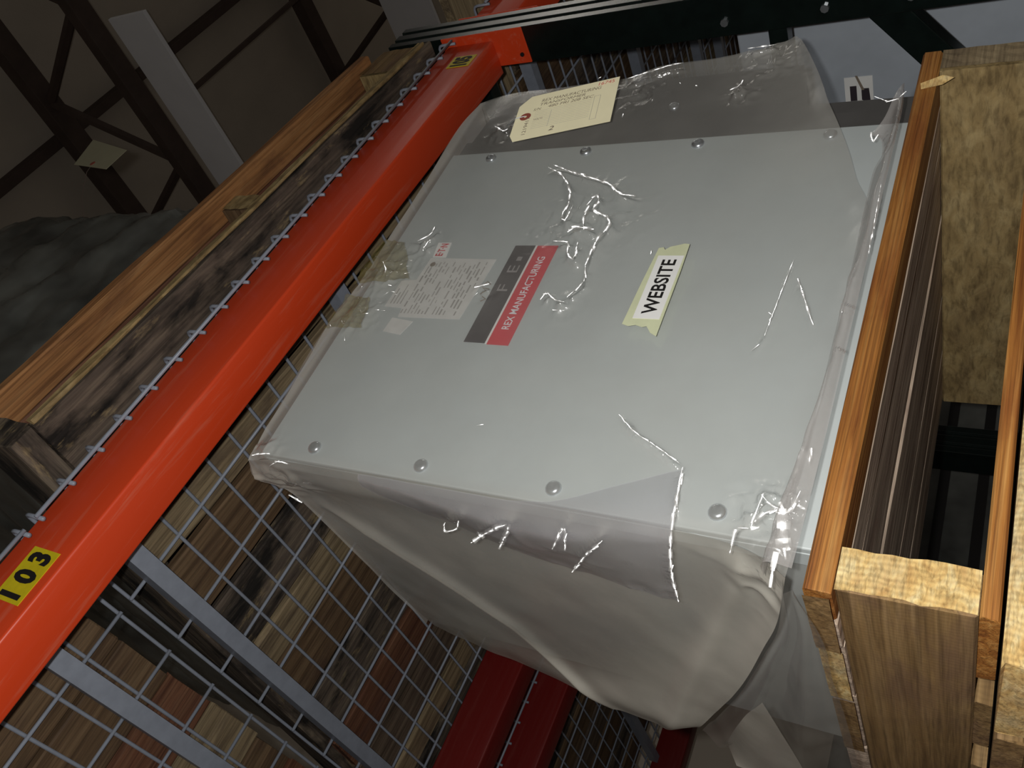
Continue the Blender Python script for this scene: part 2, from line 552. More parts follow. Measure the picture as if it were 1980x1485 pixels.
# ------------------------------------------------------------------ rack: wire decks
WR = 0.0028
def wire_deck(label, xs, xl, xr, yf, yr, chans, long_ys, ref):
    t = thing('wire_deck', label, 'wire deck', (ref, yf, 0.9945), 0, 'wire mesh decks on the rack shelves')
    zl = WR                # long wires at the bottom, cross wires over them
    zc = 3 * WR
    yb = yr + 0.075 - yf   # rear bend
    path = [(0, -0.0085, -0.031), (0, -0.0085, zc - 0.010), (0, -0.0072, zc - 0.004), (0, -0.003, zc - 0.0008), (0, 0.004, zc),
            (0, yb - 0.006, zc), (0, yb, zc - 0.004), (0, yb + 0.001, zc - 0.035)]
    V, F = tube(path, WR, 6)
    src = None
    for x in xs:
        if src is None:
            src = mobj('cross_wire', V, F, WIRE, t, (x - ref, 0, 0), smooth=True)
        else:
            copy_obj(src, t, (x - ref, 0, 0))
    V, F = tube([(xl - ref, 0, 0), (xr - ref, 0, 0)], WR, 6)
    src = None
    for y, z in [(-0.0085 - 2 * WR + 0.0004, -0.0235)] + [(y - yf, zl) for y in long_ys]:
        if src is None:
            src = mobj('long_wire', V, F, WIRE, t, (0, y, z), smooth=True)
        else:
            copy_obj(src, t, (0, y, z))
    L = yr - yf - 0.0665 - 0.003
    pts = [(-0.0125, -0.0285), (0.0125, -0.0285), (0.0125, 0), (0.0105, 0), (0.0105, -0.0265), (-0.0105, -0.0265), (-0.0105, 0), (-0.0125, 0)]
    src = None
    for x in chans:
        if src is None:
            src = prism('channel', WIRE, t, pts, 0.068, 0.068 + L, 'y')
            src.location = (x - ref, 0, 0)
        else:
            copy_obj(src, t, (x - ref, 0, 0))
    return t

LY = [0.6600 + 0.1081 * i for i in range(10)]
wire_deck('grey wire mesh deck above the bagged cabinet', [0.207 + 0.0522 * i for i in range(22)], 0.2045, 1.306, 0.58, 1.645, [0.2465, 0.763, 1.272], LY, 0.75)
wire_deck('grey wire mesh deck at the beam end with sticker 103', [0.1837, 0.1194, 0.0652, 0.013] + [-0.0395 - 0.0522 * i for i in range(8)], -0.41, 0.1865, 0.58, 1.645, [0.096, -0.33], LY, 0.0)
wire_deck('grey wire mesh deck in the next bay beside the green upright', [1.4595 + 0.0522 * i for i in range(22)], 1.457, 2.56, 0.58, 1.645, [1.547, 2.077, 2.53], LY, 2.0)
wire_deck('grey wire mesh deck farthest along the next bay', [2.60 + 0.0522 * i for i in range(22)], 2.597, 3.70, 0.58, 1.645, [2.735, 3.02, 3.6], LY, 3.0)
wire_deck('dim wire mesh deck of the second rack row', [-0.15 + 0.0522 * i for i in range(30)], -0.153, 1.37, 1.900, 2.965, [0.32, 0.86, 1.2], [2.07 + 0.1081 * i for i in range(9)], 0.6)

# ------------------------------------------------------------------ rack: green upright frame
up = thing('upright_frame', 'dark green rack upright holding the orange beam end', 'rack upright', (1.3155, 0.565, -1.50), 0)
def column_bm(y0, z1):
    prof = [(0, 0), (0.0165, 0), (0.0175, 0.004), (0.0265, 0.004), (0.0275, 0), (0.0475, 0), (0.0485, 0.004), (0.0575, 0.004), (0.0585, 0), (0.075, 0),
            (0.075, 0.069), (0.055, 0.069), (0.055, 0.0665), (0.0725, 0.0665), (0.0725, 0.0065), (0.0025, 0.0065), (0.0025, 0.0665), (0.020, 0.0665), (0.020, 0.069), (0, 0.069)]
    bm = bmesh.new()
    A = [bm.verts.new((x, y0 + y, 0)) for x, y in prof]
    B = [bm.verts.new((x, y0 + y, z1)) for x, y in prof]
    n = len(prof)
    for i in range(n):
        bm.faces.new((A[i], B[i], B[(i + 1) % n], A[(i + 1) % n]))
    bm.faces.new(A[::-1])
    bm.faces.new(B)
    es = [e for e in bm.edges if abs(e.verts[0].co.z - e.verts[1].co.z) > 1]
    bmesh.ops.bevel(bm, geom=es, offset=0.0009, segments=2, profile=0.5, affect='EDGES')
    return bm
bm_obj('column', column_bm(0, 2.63), PAINT_GREEN, up, smooth=False)
bm_obj('column', column_bm(1.092, 2.63), PAINT_GREEN, up, smooth=False)
for z in (0.55, 1.866, 2.45):
    box('horizontal_brace', PAINT_GREEN, up, 0.022, 0.053, 0.0695, 1.0915, z, z + 0.030, 0.002)
for (ya, za, yb, zb) in ((0.066, 1.725, 1.09, 0.885), (0.066, 0.70, 1.09, 0.60)):
    d = Vector((0, yb - ya, zb - za))
    L = d.length
    o = box('diagonal_brace', PAINT_GREEN, up, -0.0155, 0.0155, 0, L, -0.024, 0.024, 0.002)
    o.location = (0.0375, ya, za)
    o.rotation_euler = (math.atan2(d.z, d.y), 0, 0)
Vb, Fb = tube([(0.002, 0, 0), (-0.004, 0, 0), (-0.005, 0, 0)], 0.0065, 8)
src = None
for (y, z) in ((0.045, 1.955), (0.045, 1.80), (0.045, 1.68)):
    if src is None:
        src = mobj('bolt', Vb, Fb, STEEL, up, (0, y, z))
    else:
        copy_obj(src, up, (0, y, z))
srcs = None
for k in range(12):
    z = 1.70 + k * 0.0508
    for x in (0.022, 0.053):
        if srcs is None:
            srcs = box('slot', INK, up, -0.004, 0.004, 0.0030, 0.0046, -0.012, 0.012)
            srcs.location = (x, 0, z)
        else:
            copy_obj(srcs, up, (x, 0, z))

# ------------------------------------------------------------------ planks and pallets
def plank(name, mat, parent, L, Wd, T, loc, along='x', seed=0, rough=0.0012, chip=0.0, tilt=0.0):
    """one board, its length along its own x; loc is its near-left-bottom corner in the parent's space"""
    r = random.Random(seed)
    n = 9
    bm = bmesh.new()
    rings = []
    warp = r.uniform(-0.0012, 0.0012)
    for i in range(n + 1):
        u = i / n
        x = (u - 0.5) * L
        e = [r.uniform(-rough, rough) for _ in range(8)]
        if chip and i in (0, n):
            e = [q + r.uniform(-chip, chip) * 0.5 for q in e]
        b = min(0.0022, T * 0.12)
        y0, y1, z0, z1 = -Wd / 2, Wd / 2, 0.0, T
        dz = warp * math.sin(math.pi * u)
        xe = x + (r.uniform(-chip, chip * 0.2) * (1 if i == n else -1) if chip and i in (0, n) else 0)
        ring = [(xe, y0 + b + e[0], z0 + dz), (xe, y1 - b + e[1], z0 + dz), (xe, y1 + e[2], z0 + b + dz), (xe, y1 + e[3], z1 - b + dz),
                (xe, y1 - b + e[4], z1 + dz), (xe, y0 + b + e[5], z1 + dz), (xe, y0 + e[6], z1 - b + dz), (xe, y0 + e[7], z0 + b + dz)]
        if chip and i in (0, n):
            ring = [(p[0] + r.uniform(-chip, chip) * 0.5, p[1], p[2]) for p in ring]
        rings.append([bm.verts.new(p) for p in ring])
    for i in range(n):
        for k in range(8):
            bm.faces.new((rings[i][k], rings[i][(k + 1) % 8], rings[i + 1][(k + 1) % 8], rings[i + 1][k]))
    bm.faces.new(rings[0][::-1])
    bm.faces.new(rings[-1])
    x, y, z = loc
    if along == 'x':
        return bm_obj(name, bm, mat, parent, (x + L / 2, y + Wd / 2, z), (0, 0, tilt))
    return bm_obj(name, bm, mat, parent, (x + Wd / 2, y + L / 2, z), (0, 0, math.pi / 2 + tilt))

def end_cap(parent, x0, x1, y, z0, z1, mat, seed):
    """rough sawn end face of a stringer, 2 mm thick"""
    r = random.Random(seed)
    n, k = 8, 5
    V, F = [], []
    for j in range(k + 1):
        for i in range(n + 1):
            fx, fz = j / k, i / n
            ex = r.uniform(-0.0012, 0.0012) if j in (0, k) else 0
            V.append((x0 + (x1 - x0) * fx + ex, y - 0.002 - r.uniform(0, 0.0012), z0 + (z1 - z0) * fz))
    for j in range(k):
        for i in range(n):
            a = j * (n + 1) + i
            F.append((a, a + n + 1, a + n + 2, a + 1))
    return mobj('sawn_end', V, F, mat, parent)

def pallet(label, loc, yaw, L, D, bottoms, tops, stringers, zs, group='wooden pallets', bt=0.016, st=0.089, tt=0.021, chip=0.004):
    """bottoms/tops: (y, width, material, left inset, right inset); stringers: (x, width, material, end material)"""
    t = thing('wooden_pallet', label, 'pallet', loc, yaw, group)
    sd = int(abs(loc[0] * 1000)) + 3
    for i, (y, wd, m, a, b) in enumerate(bottoms):
        plank('bottom_board', m, t, L - a - b, wd, bt, (a, y, 0), 'x', sd + i, 0.0014, chip)
    for i, (x, wd, m, em, y0) in enumerate(stringers):
        plank('stringer', m, t, D - y0 - 0.006, wd, st, (x, y0, bt + 0.0003), 'y', sd + 50 + i, 0.0010, 0.001)
        if em:
            end_cap(t, x + 0.0008, x + wd - 0.0008, y0 - 0.0006, bt + 0.0015, bt + st - 0.0012, em, sd + 70 + i)
    for i, (y, wd, m, a, b) in enumerate(tops):
        plank('deck_board', m, t, L - a - b, wd, tt, (a, y, bt + st + 0.0006), 'x', sd + 100 + i, 0.0014, chip)
    return t

def run(y, items, gap, a=0.0, b=0.0):
    out = []
    for wd, m in items:
        out.append((y, wd, m, a, b))
        y += wd + gap
    return out

# the upper pallet, over the beam
bots = [(0.0, 0.105, W_BLACK, 0.018, 0.0)] + run(0.118, [(0.060, W_BROWN), (0.022, W_TAN), (0.055, W_TAN), (0.100, W_BROWN), (0.105, W_BLACK), (0.060, W_TAN), (0.098, W_BROWN), (0.105, W_BLACK),
                                                           (0.095, W_RED), (0.100, W_GREY), (0.06, W_TAN), (0.09, W_BLACK), (0.09, W_BROWN)], 0.013, 0.004, 0.004)
tops = [(-0.014, 0.046, W_RUST, 0.0, 0.06)] + run(0.034, [(0.165, W_RED), (0.12, W_BROWN), (0.12, W_GREY), (0.12, W_RED), (0.12, W_BROWN), (0.12, W_GREY), (0.12, W_BROWN), (0.12, W_BLACK)], 0.012)
upper = pallet('old wooden pallet above the orange beam, blackened front edge, under the dark wrapped load', (0.268, 0.507, 1.0072), math.radians(2.64), 1.025, 1.22, bots, tops,
       [(-0.012, 0.038, W_BLACK, W_BLACK, 0.004), (0.49, 0.040, W_BROWN, W_OLIVE, 0.012), (0.915, 0.095, W_OLIVE, W_RUNNER, 0.004)], 0)
plank('split_edge', W_OLIVE, upper, 0.985, 0.006, 0.013, (0.022, -0.0075, 0.002), 'x', 911, 0.0018, 0.004)

# pallet on the left-hand deck
bots = run(0.0, [(0.12, W_BROWN), (0.10, W_BROWN), (0.095, W_RED), (0.12, W_TAN), (0.09, W_BROWN), (0.11, W_RED), (0.10, W_BROWN), (0.12, W_GREY), (0.1, W_BROWN)], 0.009)
tops = run(0.0, [(0.13, W_BROWN)] * 8, 0.014)
pallet('brown wooden pallet on the wire deck at the end with sticker 103', (-0.86, 0.70, 1.0072), math.radians(-1.2), 1.02, 1.0, bots, tops,
       [(0.0, 0.038, W_BROWN, None, 0.004), (0.48, 0.038, W_BROWN, None, 0.004), (0.98, 0.038, W_BROWN, None, 0.004)], 0)

# pallet in the next bay
bots = run(0.0, [(0.11, W_TAN), (0.10, W_GREY), (0.11, W_BROWN), (0.11, W_BLACK), (0.11, W_BROWN), (0.11, W_GREY), (0.11, W_TAN), (0.11, W_BROWN), (0.1, W_GREY)], 0.012)
tops = run(0.0, [(0.12, W_TAN), (0.12, W_BROWN), (0.12, W_BROWN), (0.12, W_GREY), (0.12, W_BROWN), (0.12, W_BROWN), (0.12, W_GREY), (0.12, W_BROWN)], 0.015)
pallet('tan wooden pallet on the next bay deck beyond the green upright', (1.535, 0.535, 1.0072), 0.0, 1.02, 1.1, bots, tops,
       [(0.0, 0.04, W_TAN, W_TAN, 0.004), (0.5, 0.04, W_BROWN, W_TAN, 0.004), (1.0, 0.04, W_BROWN, W_TAN, 0.004)], 0)
pallet('dim wooden pallet farthest along the next bay deck', (2.62, 0.60, 1.0072), 0.0, 1.02, 1.05, bots, tops,
       [(0.0, 0.04, W_TAN, W_TAN, 0.004), (0.5, 0.04, W_BROWN, W_TAN, 0.004), (0.98, 0.04, W_BROWN, W_TAN, 0.004)], 0)
# pallet on the second row
bots = run(0.0, [(0.10, W_BROWN), (0.09, W_GREY), (0.1, W_BLACK), (0.1, W_BROWN), (0.1, W_GREY), (0.1, W_BROWN), (0.1, W_BLACK), (0.1, W_BROWN)], 0.022)
pallet('dim brown pallet on the second rack row, seen past the red beams', (0.15, 1.93, 1.0072), 0.0, 1.1, 1.0, bots, tops[:7],
       [(0.0, 0.04, W_BROWN, None, 0.004), (0.5, 0.04, W_BROWN, None, 0.004), (1.05, 0.04, W_BROWN, None, 0.004)], 0)

# ------------------------------------------------------------------ the skid under the cabinet and the pallet it stands on
YAW = math.radians(-3.95)
skid = thing('wooden_skid', 'two-runner wooden skid with orange front board under the bagged cabinet', 'skid', (0.3185, 0.580, -0.0015), YAW)
for i, (y, wd, m, a, b) in enumerate([(0.0, 0.048, W_ORANGE, 0.0, 0.0), (0.0495, 0.050, W_UNDER, 0.0, 0.0), (0.104, 0.112, W_UNDER, 0.004, 0.0), (0.222, 0.140, W_UNDER, 0.006, 0.0), (0.368, 0.11, W_UNDER, 0.006, 0.0), (0.484, 0.112, W_UNDER, 0.0, 0.0)]):
    o = plank('deck_board', m, skid, 0.682 - a - b, wd, 0.0205, (a, y, 0.1067), 'x', 300 + i, 0.0010, 0.002)
for y, wd, m in ((0.0015, 0.097, W_RUNNER), (0.1055, 0.109, W_YELLOW), (0.2235, 0.137, W_RUNNER)):
    bxo = 0.0 if y < 0.05 else (0.004 if y < 0.2 else 0.006)
    r_ = random.Random(int(y * 1000))
    V = [(bxo - 0.0042 - r_.uniform(0, 0.0015), y + wd * k / 6, z) for z in (0.1075, 0.1265) for k in range(7)]
    mobj('board_end', V, [(k, k + 1, k + 8, k + 7) for k in range(6)], m, skid)
plank('stringer', W_RUNNER, skid, 0.585, 0.0355, 0.0935, (0.0055, 0.006, 0.0130), 'y', 320, 0.0008, 0.001)
plank('stringer', W_OLIVE, skid, 0.60, 0.0360, 0.0935, (0.6435, 0.000, 0.0130), 'y', 321, 0.0008, 0.001)
c = end_cap(skid, 0.0060, 0.0408, 0.0055, 0.0136, 0.1060, W_YELLOW, 5)
c['label'] = 'pale rough-sawn end of the runner'
end_cap(skid, 0.6440, 0.6790, -0.0005, 0.0136, 0.1060, W_TAN, 6)
for i, (y, wd) in enumerate(((0.0, 0.105), (0.150, 0.10), (0.30, 0.11), (0.49, 0.1))):
    plank('bottom_board', W_ORANGE if i == 0 else W_RUNNER, skid, 0.682, wd, 0.0125, (0.0 if i else 0.002, y, 0.0), 'x', 330 + i, 0.0008, 0.002)
V = [(0.610, -0.0015, 0.121), (0.616, -0.0025, 0.1215), (0.6185, -0.010, 0.103), (0.616, -0.0085, 0.089), (0.613, -0.003, 0.100), (0.6145, -0.006, 0.122), (0.6165, -0.0125, 0.100)]
mobj('splinter', V, [(0, 1, 5), (0, 5, 6, 4), (5, 1, 2, 6), (6, 2, 3), (4, 6, 3), (0, 4, 3, 2, 1)], W_YELLOW, skid)
V, F = tube([(0.018, -0.0003, 0.118), (0.018, 0.001, 0.118)], 0.003, 8)

low = pallet('pale yellow wooden pallet stacked below the skid', (0.2885, 0.5775, -0.1305), YAW, 0.80, 0.66,
             run(0.0, [(0.1, W_RUNNER), (0.1, W_BROWN), (0.1, W_BROWN), (0.1, W_RUNNER), (0.1, W_BROWN)], 0.02),
             [(0.0, 0.128, W_YELLOW, 0.0, 0.0), (0.142, 0.11, W_RUNNER, 0.0, 0.0), (0.27, 0.11, W_RUNNER, 0, 0), (0.40, 0.11, W_RUNNER, 0, 0), (0.52, 0.12, W_RUNNER, 0, 0)],
             [(0.004, 0.038, W_RUNNER, W_YELLOW, 0.004), (0.38, 0.038, W_RUNNER, W_YELLOW, 0.004), (0.758, 0.038, W_RUNNER, W_YELLOW, 0.004)], 0)
low_beam = crossbeam('orange rack beam carrying the pale yellow pallet from the front', -1.3, 1.3115, 0.58, PAINT_ORANGE)
low_beam.location.z = -0.2335
low_rear = crossbeam('red rack beam carrying the pale yellow pallet from the rear', -1.3, 1.3115, 1.10, PAINT_RED, [])
low_rear.location.z = -0.2335

bk = thing('dark_filler_stack', 'dark film-wrapped stack added behind the rack to darken the skid opening', 'wrapped stack', (0.45, 2.02, -1.50), 0)  # made-up dark stack, put in so the opening does not show grey
box('film_wrap', BLACK_FILM, bk, 0, 2.2, 0, 0.9, 0.12, 1.80, 0.03, 3, True)
box('strap', INK, bk, -0.002, 2.202, -0.003, -0.0005, 1.55, 1.575)
box('strap', INK, bk, -0.002, 2.202, -0.003, -0.0005, 1.64, 1.665)
box('base', W_BROWN, bk, 0.02, 2.18, 0.02, 0.88, 0.0, 0.1195)

# ------------------------------------------------------------------ grey cabinet (local frame: x along its front, y into the rack, z up from camera level)
cab = thing('electrical_cabinet', 'large grey metal electrical cabinet inside the clear plastic bag', 'cabinet', (0.377, 0.62, 0.0), YAW)
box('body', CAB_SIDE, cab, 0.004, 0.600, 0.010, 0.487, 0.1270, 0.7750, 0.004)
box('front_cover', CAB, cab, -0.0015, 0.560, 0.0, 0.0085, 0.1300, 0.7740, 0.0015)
box('cover_return', CAB, cab, -0.0012, 0.0032, 0.0095, 0.030, 0.1320, 0.7720, 0.0008)
sf = prism('side_flange', CAB_DARK, cab, [(0.6005, 0.128), (0.632, 0.128), (0.634, 0.262), (0.726, 0.285), (0.729, 0.760), (0.6005, 0.772)], 0.016, 0.032, 'y')
sf['label'] = 'dark grey flange at the right of the cover'
box('side_skin', CAB_DARK, cab, 0.5615, 0.6000, 0.0085, 0.0097, 0.130, 0.772)

def screw_bm():
    bm = bmesh.new()
    prof = [(0.0085, 0.0), (0.0085, 0.0012), (0.0078, 0.0030), (0.0058, 0.0046), (0.0030, 0.0052)]
    n = 14
    rings = []
    for r_, h in prof:
        rings.append([bm.verts.new((r_ * math.cos(2 * math.pi * k / n), -h, r_ * math.sin(2 * math.pi * k / n))) for k in range(n)])
    for a, b in zip(rings, rings[1:]):
        for k in range(n):
            bm.faces.new((a[k], a[(k + 1) % n], b[(k + 1) % n], b[k]))
    cvert = bm.verts.new((0, -0.0036, 0))
    for k in range(n):
        bm.faces.new((rings[-1][k], rings[-1][(k + 1) % n], cvert))
    return bm
sc0 = None
for x, z, y in ((0.0175, 0.697, 0), (0.0165, 0.541, 0), (0.0155, 0.379, 0), (0.0185, 0.217, 0), (0.544, 0.697, 0), (0.545, 0.541, 0), (0.545, 0.380, 0), (0.545, 0.217, 0), (0.656, 0.449, 0.016)):
    if sc0 is None:
        sc0 = bm_obj('screw', screw_bm(), STEEL, cab, (x, y, z), smooth=True)
    else:
        copy_obj(sc0, cab, (x, y, z), (0, rnd.uniform(0, 3), 0))
# printed label, red over black
lab = thing('product_label', '', '', (0, 0, 0))
for k_ in ('label', 'category', 'kind'):
    del lab[k_]
lab.parent = cab
lab['label'] = 'red and black printed label'
box('black_band', DARK, lab, 0.1915, 0.357, -0.0008, -0.0002, 0.5420, 0.5720)
box('white_line', WHITE, lab, 0.1905, 0.357, -0.0008, -0.0002, 0.5390, 0.5418)
box('red_band', RED, lab, 0.1900, 0.3565, -0.0008, -0.0002, 0.5090, 0.5388)
text('lettering', 'REX MANUFACTURING', PALE, lab, (0.275, -0.0012, 0.5240), (1, 0, 0), (0, 0, 1), 0.122, 0.0105, 0.01)
text('lettering', 'F  E', INK_PALE, lab, (0.298, -0.0012, 0.5565), (1, 0, 0), (0, 0, 1), 0.045, 0.015, 0.0)
box('print_block', INK_PALE, lab, 0.329, 0.336, -0.0012, -0.0009, 0.552, 0.559)
# data plate with rows of fine print
dp = prism('data_plate', PLATE, cab, [(0.2265, 0.596), (0.3315, 0.590), (0.3335, 0.696), (0.292, 0.698), (0.290, 0.722), (0.243, 0.724), (0.241, 0.694), (0.2255, 0.692)], -0.0007, -0.0001, 'y')
r = random.Random(3)
bmq = bmesh.new()
for i in range(17):
    z = 0.690 - i * 0.0056
    x = 0.232
    while x < 0.322:
        wd = r.uniform(0.004, 0.016)
        if r.random() < 0.75:
            box_bm(x, min(x + wd, 0.326), -0.0010, -0.0007, z, z + r.choice((0.0013, 0.0018, 0.0022)), bm=bmq)
        x += wd + r.uniform(0.002, 0.005)
for i in range(4):
    z = 0.700 + i * 0.0054
    box_bm(0.248, 0.248 + r.uniform(0.02, 0.036), -0.0010, -0.0007, z, z + 0.0016, bm=bmq)
pr = bm_obj('fine_print', bmq, INK_FAINT, dp)
pr['kind'] = 'stuff'
V, F = tube([(0.321, -0.0012, 0.686), (0.321, -0.0008, 0.686)], 0.0042, 10)
mobj('emblem', V, F, INK_BROWN, dp)
sl = prism('small_label', WHITE, cab, [(0.335, 0.672), (0.335, 0.694), (0.3635, 0.699), (0.3635, 0.677)], -0.0007, -0.0001, 'y')
text('lettering', 'E\u00b7T\u00b7N', RED, sl, (0.3493, -0.0010, 0.6855), (1, 0, 0), (0.0, 0, 1), 0.024, 0.012, 0.03)
sp = prism('side_label', PLATE, cab, [(0.196, 0.672), (0.219, 0.664), (0.224, 0.700), (0.200, 0.702)], -0.0006, -0.0001, 'y')
sp['label'] = 'faint pale label beside the data plate'
# pen scribble between the plate and the printed label
for k, pts in enumerate([[(0.270, 0.586), (0.276, 0.580), (0.281, 0.588), (0.279, 0.577)], [(0.284, 0.589), (0.292, 0.585), (0.287, 0.578)], [(0.258, 0.580), (0.262, 0.574), (0.266, 0.581)]]):
    V, F = tube([(x, -0.0004, z) for x, z in pts], 0.0007, 5)
    mobj('pen_mark', V, F, INK_BROWN, cab)

# ------------------------------------------------------------------ neighbour cabinet through the upright
nb = thing('electrical_cabinet', 'blue-grey metal cabinet behind the green upright, with a small white warning label', 'cabinet', (1.50, 0.60, -0.10), 0)
box('body', CAB_BLUE, nb, 0.0, 0.62, 0.0, 0.286, 0.0, 0.602, 0.004)
box('front_cover', CAB_BLUE, nb, 0.01, 0.61, -0.006, -0.0005, 0.01, 0.59, 0.002)
wl = box('warning_label', WHITE, nb, -0.0009, -0.0002, 0.2315, 0.2865, 0.372, 0.4205)
wl['label'] = 'white label with two dark pictures'
box('picture', DARK, wl, -0.0013, -0.0010, 0.249, 0.279, 0.400, 0.4115)
prism('picture', DARK, wl, [(0.2555, 0.379), (0.2815, 0.377), (0.2815, 0.386), (0.278, 0.392), (0.255, 0.392)], -0.0013, -0.0010, 'x')
prism('arrow', INK_BROWN, wl, [(0.229, 0.3975), (0.229, 0.4015), (0.258, 0.3915), (0.258, 0.3865)], -0.0016, -0.0013, 'x')
np_ = pallet('small pallet carrying the blue-grey cabinet in the next bay', (1.45, 0.56, -0.2275), 0, 0.72, 0.45, run(0, [(0.1, W_TAN)] * 3, 0.06), run(0, [(0.1, W_TAN)] * 4, 0.015),
             [(0, 0.038, W_TAN, W_TAN, 0.004), (0.34, 0.038, W_TAN, W_TAN, 0.004), (0.68, 0.038, W_TAN, W_TAN, 0.004)], 0)
nlb = crossbeam('orange rack beam carrying the small pallet of the blue-grey cabinet', 1.3945, 4.0, 0.58, PAINT_ORANGE, [0])
nlb.location.z = -0.3305

# ------------------------------------------------------------------ dark wrapped load on the upper pallet, with its tag
def smooth_step(a, b, x):
    t = np.clip((x - a) / (b - a), 0, 1)
    return t * t * (3 - 2 * t)

def noise_arr(P, scale, seed=0.0):
    off = Vector((seed * 3.1, seed * 1.7, seed * 2.3))
    return np.array([mnoise.noise(Vector(p) * scale + off) for p in P])

def wrapped_load():
    bm = box_bm(0, 0.545, 0, 1.05, 0, 0.78)
    bmesh.ops.subdivide_edges(bm, edges=list(bm.edges), cuts=40, use_grid_fill=True)
    for v in bm.verts:
        p = v.co.copy()
        q = Vector(((p.x - 0.2725) / 0.2725, (p.y - 0.525) / 0.525, (p.z - 0.39) / 0.39))
        k = (abs(q.x) ** 8 + abs(q.y) ** 8 + abs(q.z) ** 8) ** (1 / 8)
        rr = max(abs(q.x), abs(q.y), abs(q.z)) / k
        c = Vector((0.2725, 0.525, 0.39))
        d = p - c
        p2 = c + d * (0.35 + 0.65 * rr)
        top = max(0.0, p.z - 0.30) / 0.48
        p2.x -= 0.045 * top * (p.x / 0.545)
        n = mnoise.noise(p * 5.0) * 0.010 + mnoise.noise(Vector((p.x * 6 + p.z * 16, p.y * 6, p.z * 3))) * 0.010
        n += abs(mnoise.noise(Vector((p.x * 9 - p.z * 26, p.y * 5, p.x * 8)))) * -0.016
        n += abs(mnoise.noise(Vector((p.x * 20 + p.z * 40, p.y * 12, p.z * 6 - p.x * 14)))) * -0.007
        dn = d.normalized()
        v.co = p2 + dn * n
        if v.co.z < 0:
            v.co.z = 0
    return bm_obj('wrapped_load', bm, BLACK_FILM, None, (0.292, 0.522, 1.1355), (0, 0, math.radians(2.64)), True)
wl2 = wrapped_load()
tag(wl2, 'bulky load wrapped in dark grey plastic film on the upper pallet', 'wrapped load', None, 'thing')
t2 = thing('manila_tag', 'blank pale manila tag sticking out from the dark wrapped load', 'tag', (0.84, 0.575, 1.60), 0)
a_, b_ = Vector((0.066, 0.0, 0.062)), Vector((-0.052, 0.0, 0.052))
quad_pts = [Vector((0.060, -0.055, -0.070)), Vector((0.104, -0.055, -0.070)), Vector((0.166, -0.055, 0.100)), Vector((0.070, -0.055, 0.060))]
quad_pts = [Vector((0.0366, -0.055, -0.0719)), Vector((0.1004, -0.055, -0.0684)), Vector((0.1571, -0.055, 0.1064)), Vector((0.0645, -0.055, 0.0661))]
mobj('card', [p for p in quad_pts] + [p + Vector((0, 0.0006, 0)) for p in quad_pts], [(0, 1, 2, 3), (7, 6, 5, 4), (0, 4, 5, 1), (1, 5, 6, 2), (2, 6, 7, 3), (3, 7, 4, 0)], MANILA_DULL, t2)
V, F = tube([(0.062, -0.0556, 0.0), (0.062, -0.0545, 0.0)], 0.006, 12)
mobj('eyelet', V, F, REDBROWN, t2)
V, F = tube([(0.062, -0.055, 0.0), (0.040, -0.050, 0.0), (0.005, -0.02, 0.01), (-0.02, 0.02, 0.02)], 0.0006, 5)
mobj('tie_wire', V, F, JOIST, t2)

# ------------------------------------------------------------------ clear plastic bag (same local frame as the cabinet)
bag = thing('plastic_bag', 'clear crinkled plastic bag pulled over the grey cabinet', 'plastic bag', (0.377, 0.62, 0.0), YAW)

def curve_pts(pts, n):
    """Catmull-Rom through pts, resampled evenly by arc length"""
    P = np.array(pts, float)
    if len(P) > 2:
        E = np.vstack([2 * P[0] - P[1], P, 2 * P[-1] - P[-2]])
        out = []
        for i in range(len(P) - 1):
            p0, p1, p2, p3 = E[i:i + 4]
            for t in np.linspace(0, 1, 12, endpoint=False):
                out.append(0.5 * (2 * p1 + (p2 - p0) * t + (2 * p0 - 5 * p1 + 4 * p2 - p3) * t ** 2 + (3 * p1 - p0 - 3 * p2 + p3) * t ** 3))
        out.append(P[-1])
        P = np.array(out)
    d = np.r_[0, np.cumsum(np.linalg.norm(np.diff(P, axis=0), axis=1))]
    s = np.linspace(0, d[-1], n)
    return np.stack([np.interp(s, d, P[:, k]) for k in range(3)], 1)

def coons(top, bottom, left, right, nu, nv):
    T, B = curve_pts(top, nu), curve_pts(bottom, nu)
    Lf, Rt = curve_pts(left, nv), curve_pts(right, nv)
    u = np.linspace(0, 1, nu)[None, :, None]
    v = np.linspace(0, 1, nv)[:, None, None]
    g = (1 - v) * T[None] + v * B[None] + (1 - u) * Lf[:, None] + u * Rt[:, None]
    g -= (1 - u) * (1 - v) * T[0] + u * (1 - v) * T[-1] + (1 - u) * v * B[0] + u * v * B[-1]
    return g

def seg_dist(a, b, pl):
    """distance in the sheet's own 2-D coordinates to a polyline, with a taper towards its two ends"""
    best = np.full(a.shape, 1e9)
    tot = sum(math.dist(pl[i], pl[i + 1]) for i in range(len(pl) - 1))
    run_ = 0.0
    along = np.zeros(a.shape)
    for i in range(len(pl) - 1):
        (x0, y0), (x1, y1) = pl[i], pl[i + 1]
        L2 = (x1 - x0) ** 2 + (y1 - y0) ** 2 + 1e-12
        t = np.clip(((a - x0) * (x1 - x0) + (b - y0) * (y1 - y0)) / L2, 0, 1)
        d = np.hypot(a - x0 - t * (x1 - x0), b - y0 - t * (y1 - y0))
        better = d < best
        best = np.where(better, d, best)
        along = np.where(better, (run_ + t * math.sqrt(L2)) / tot, along)
        run_ += math.sqrt(L2)
    return best, np.clip(np.minimum(along, 1 - along) * 6 + 0.25, 0, 1)

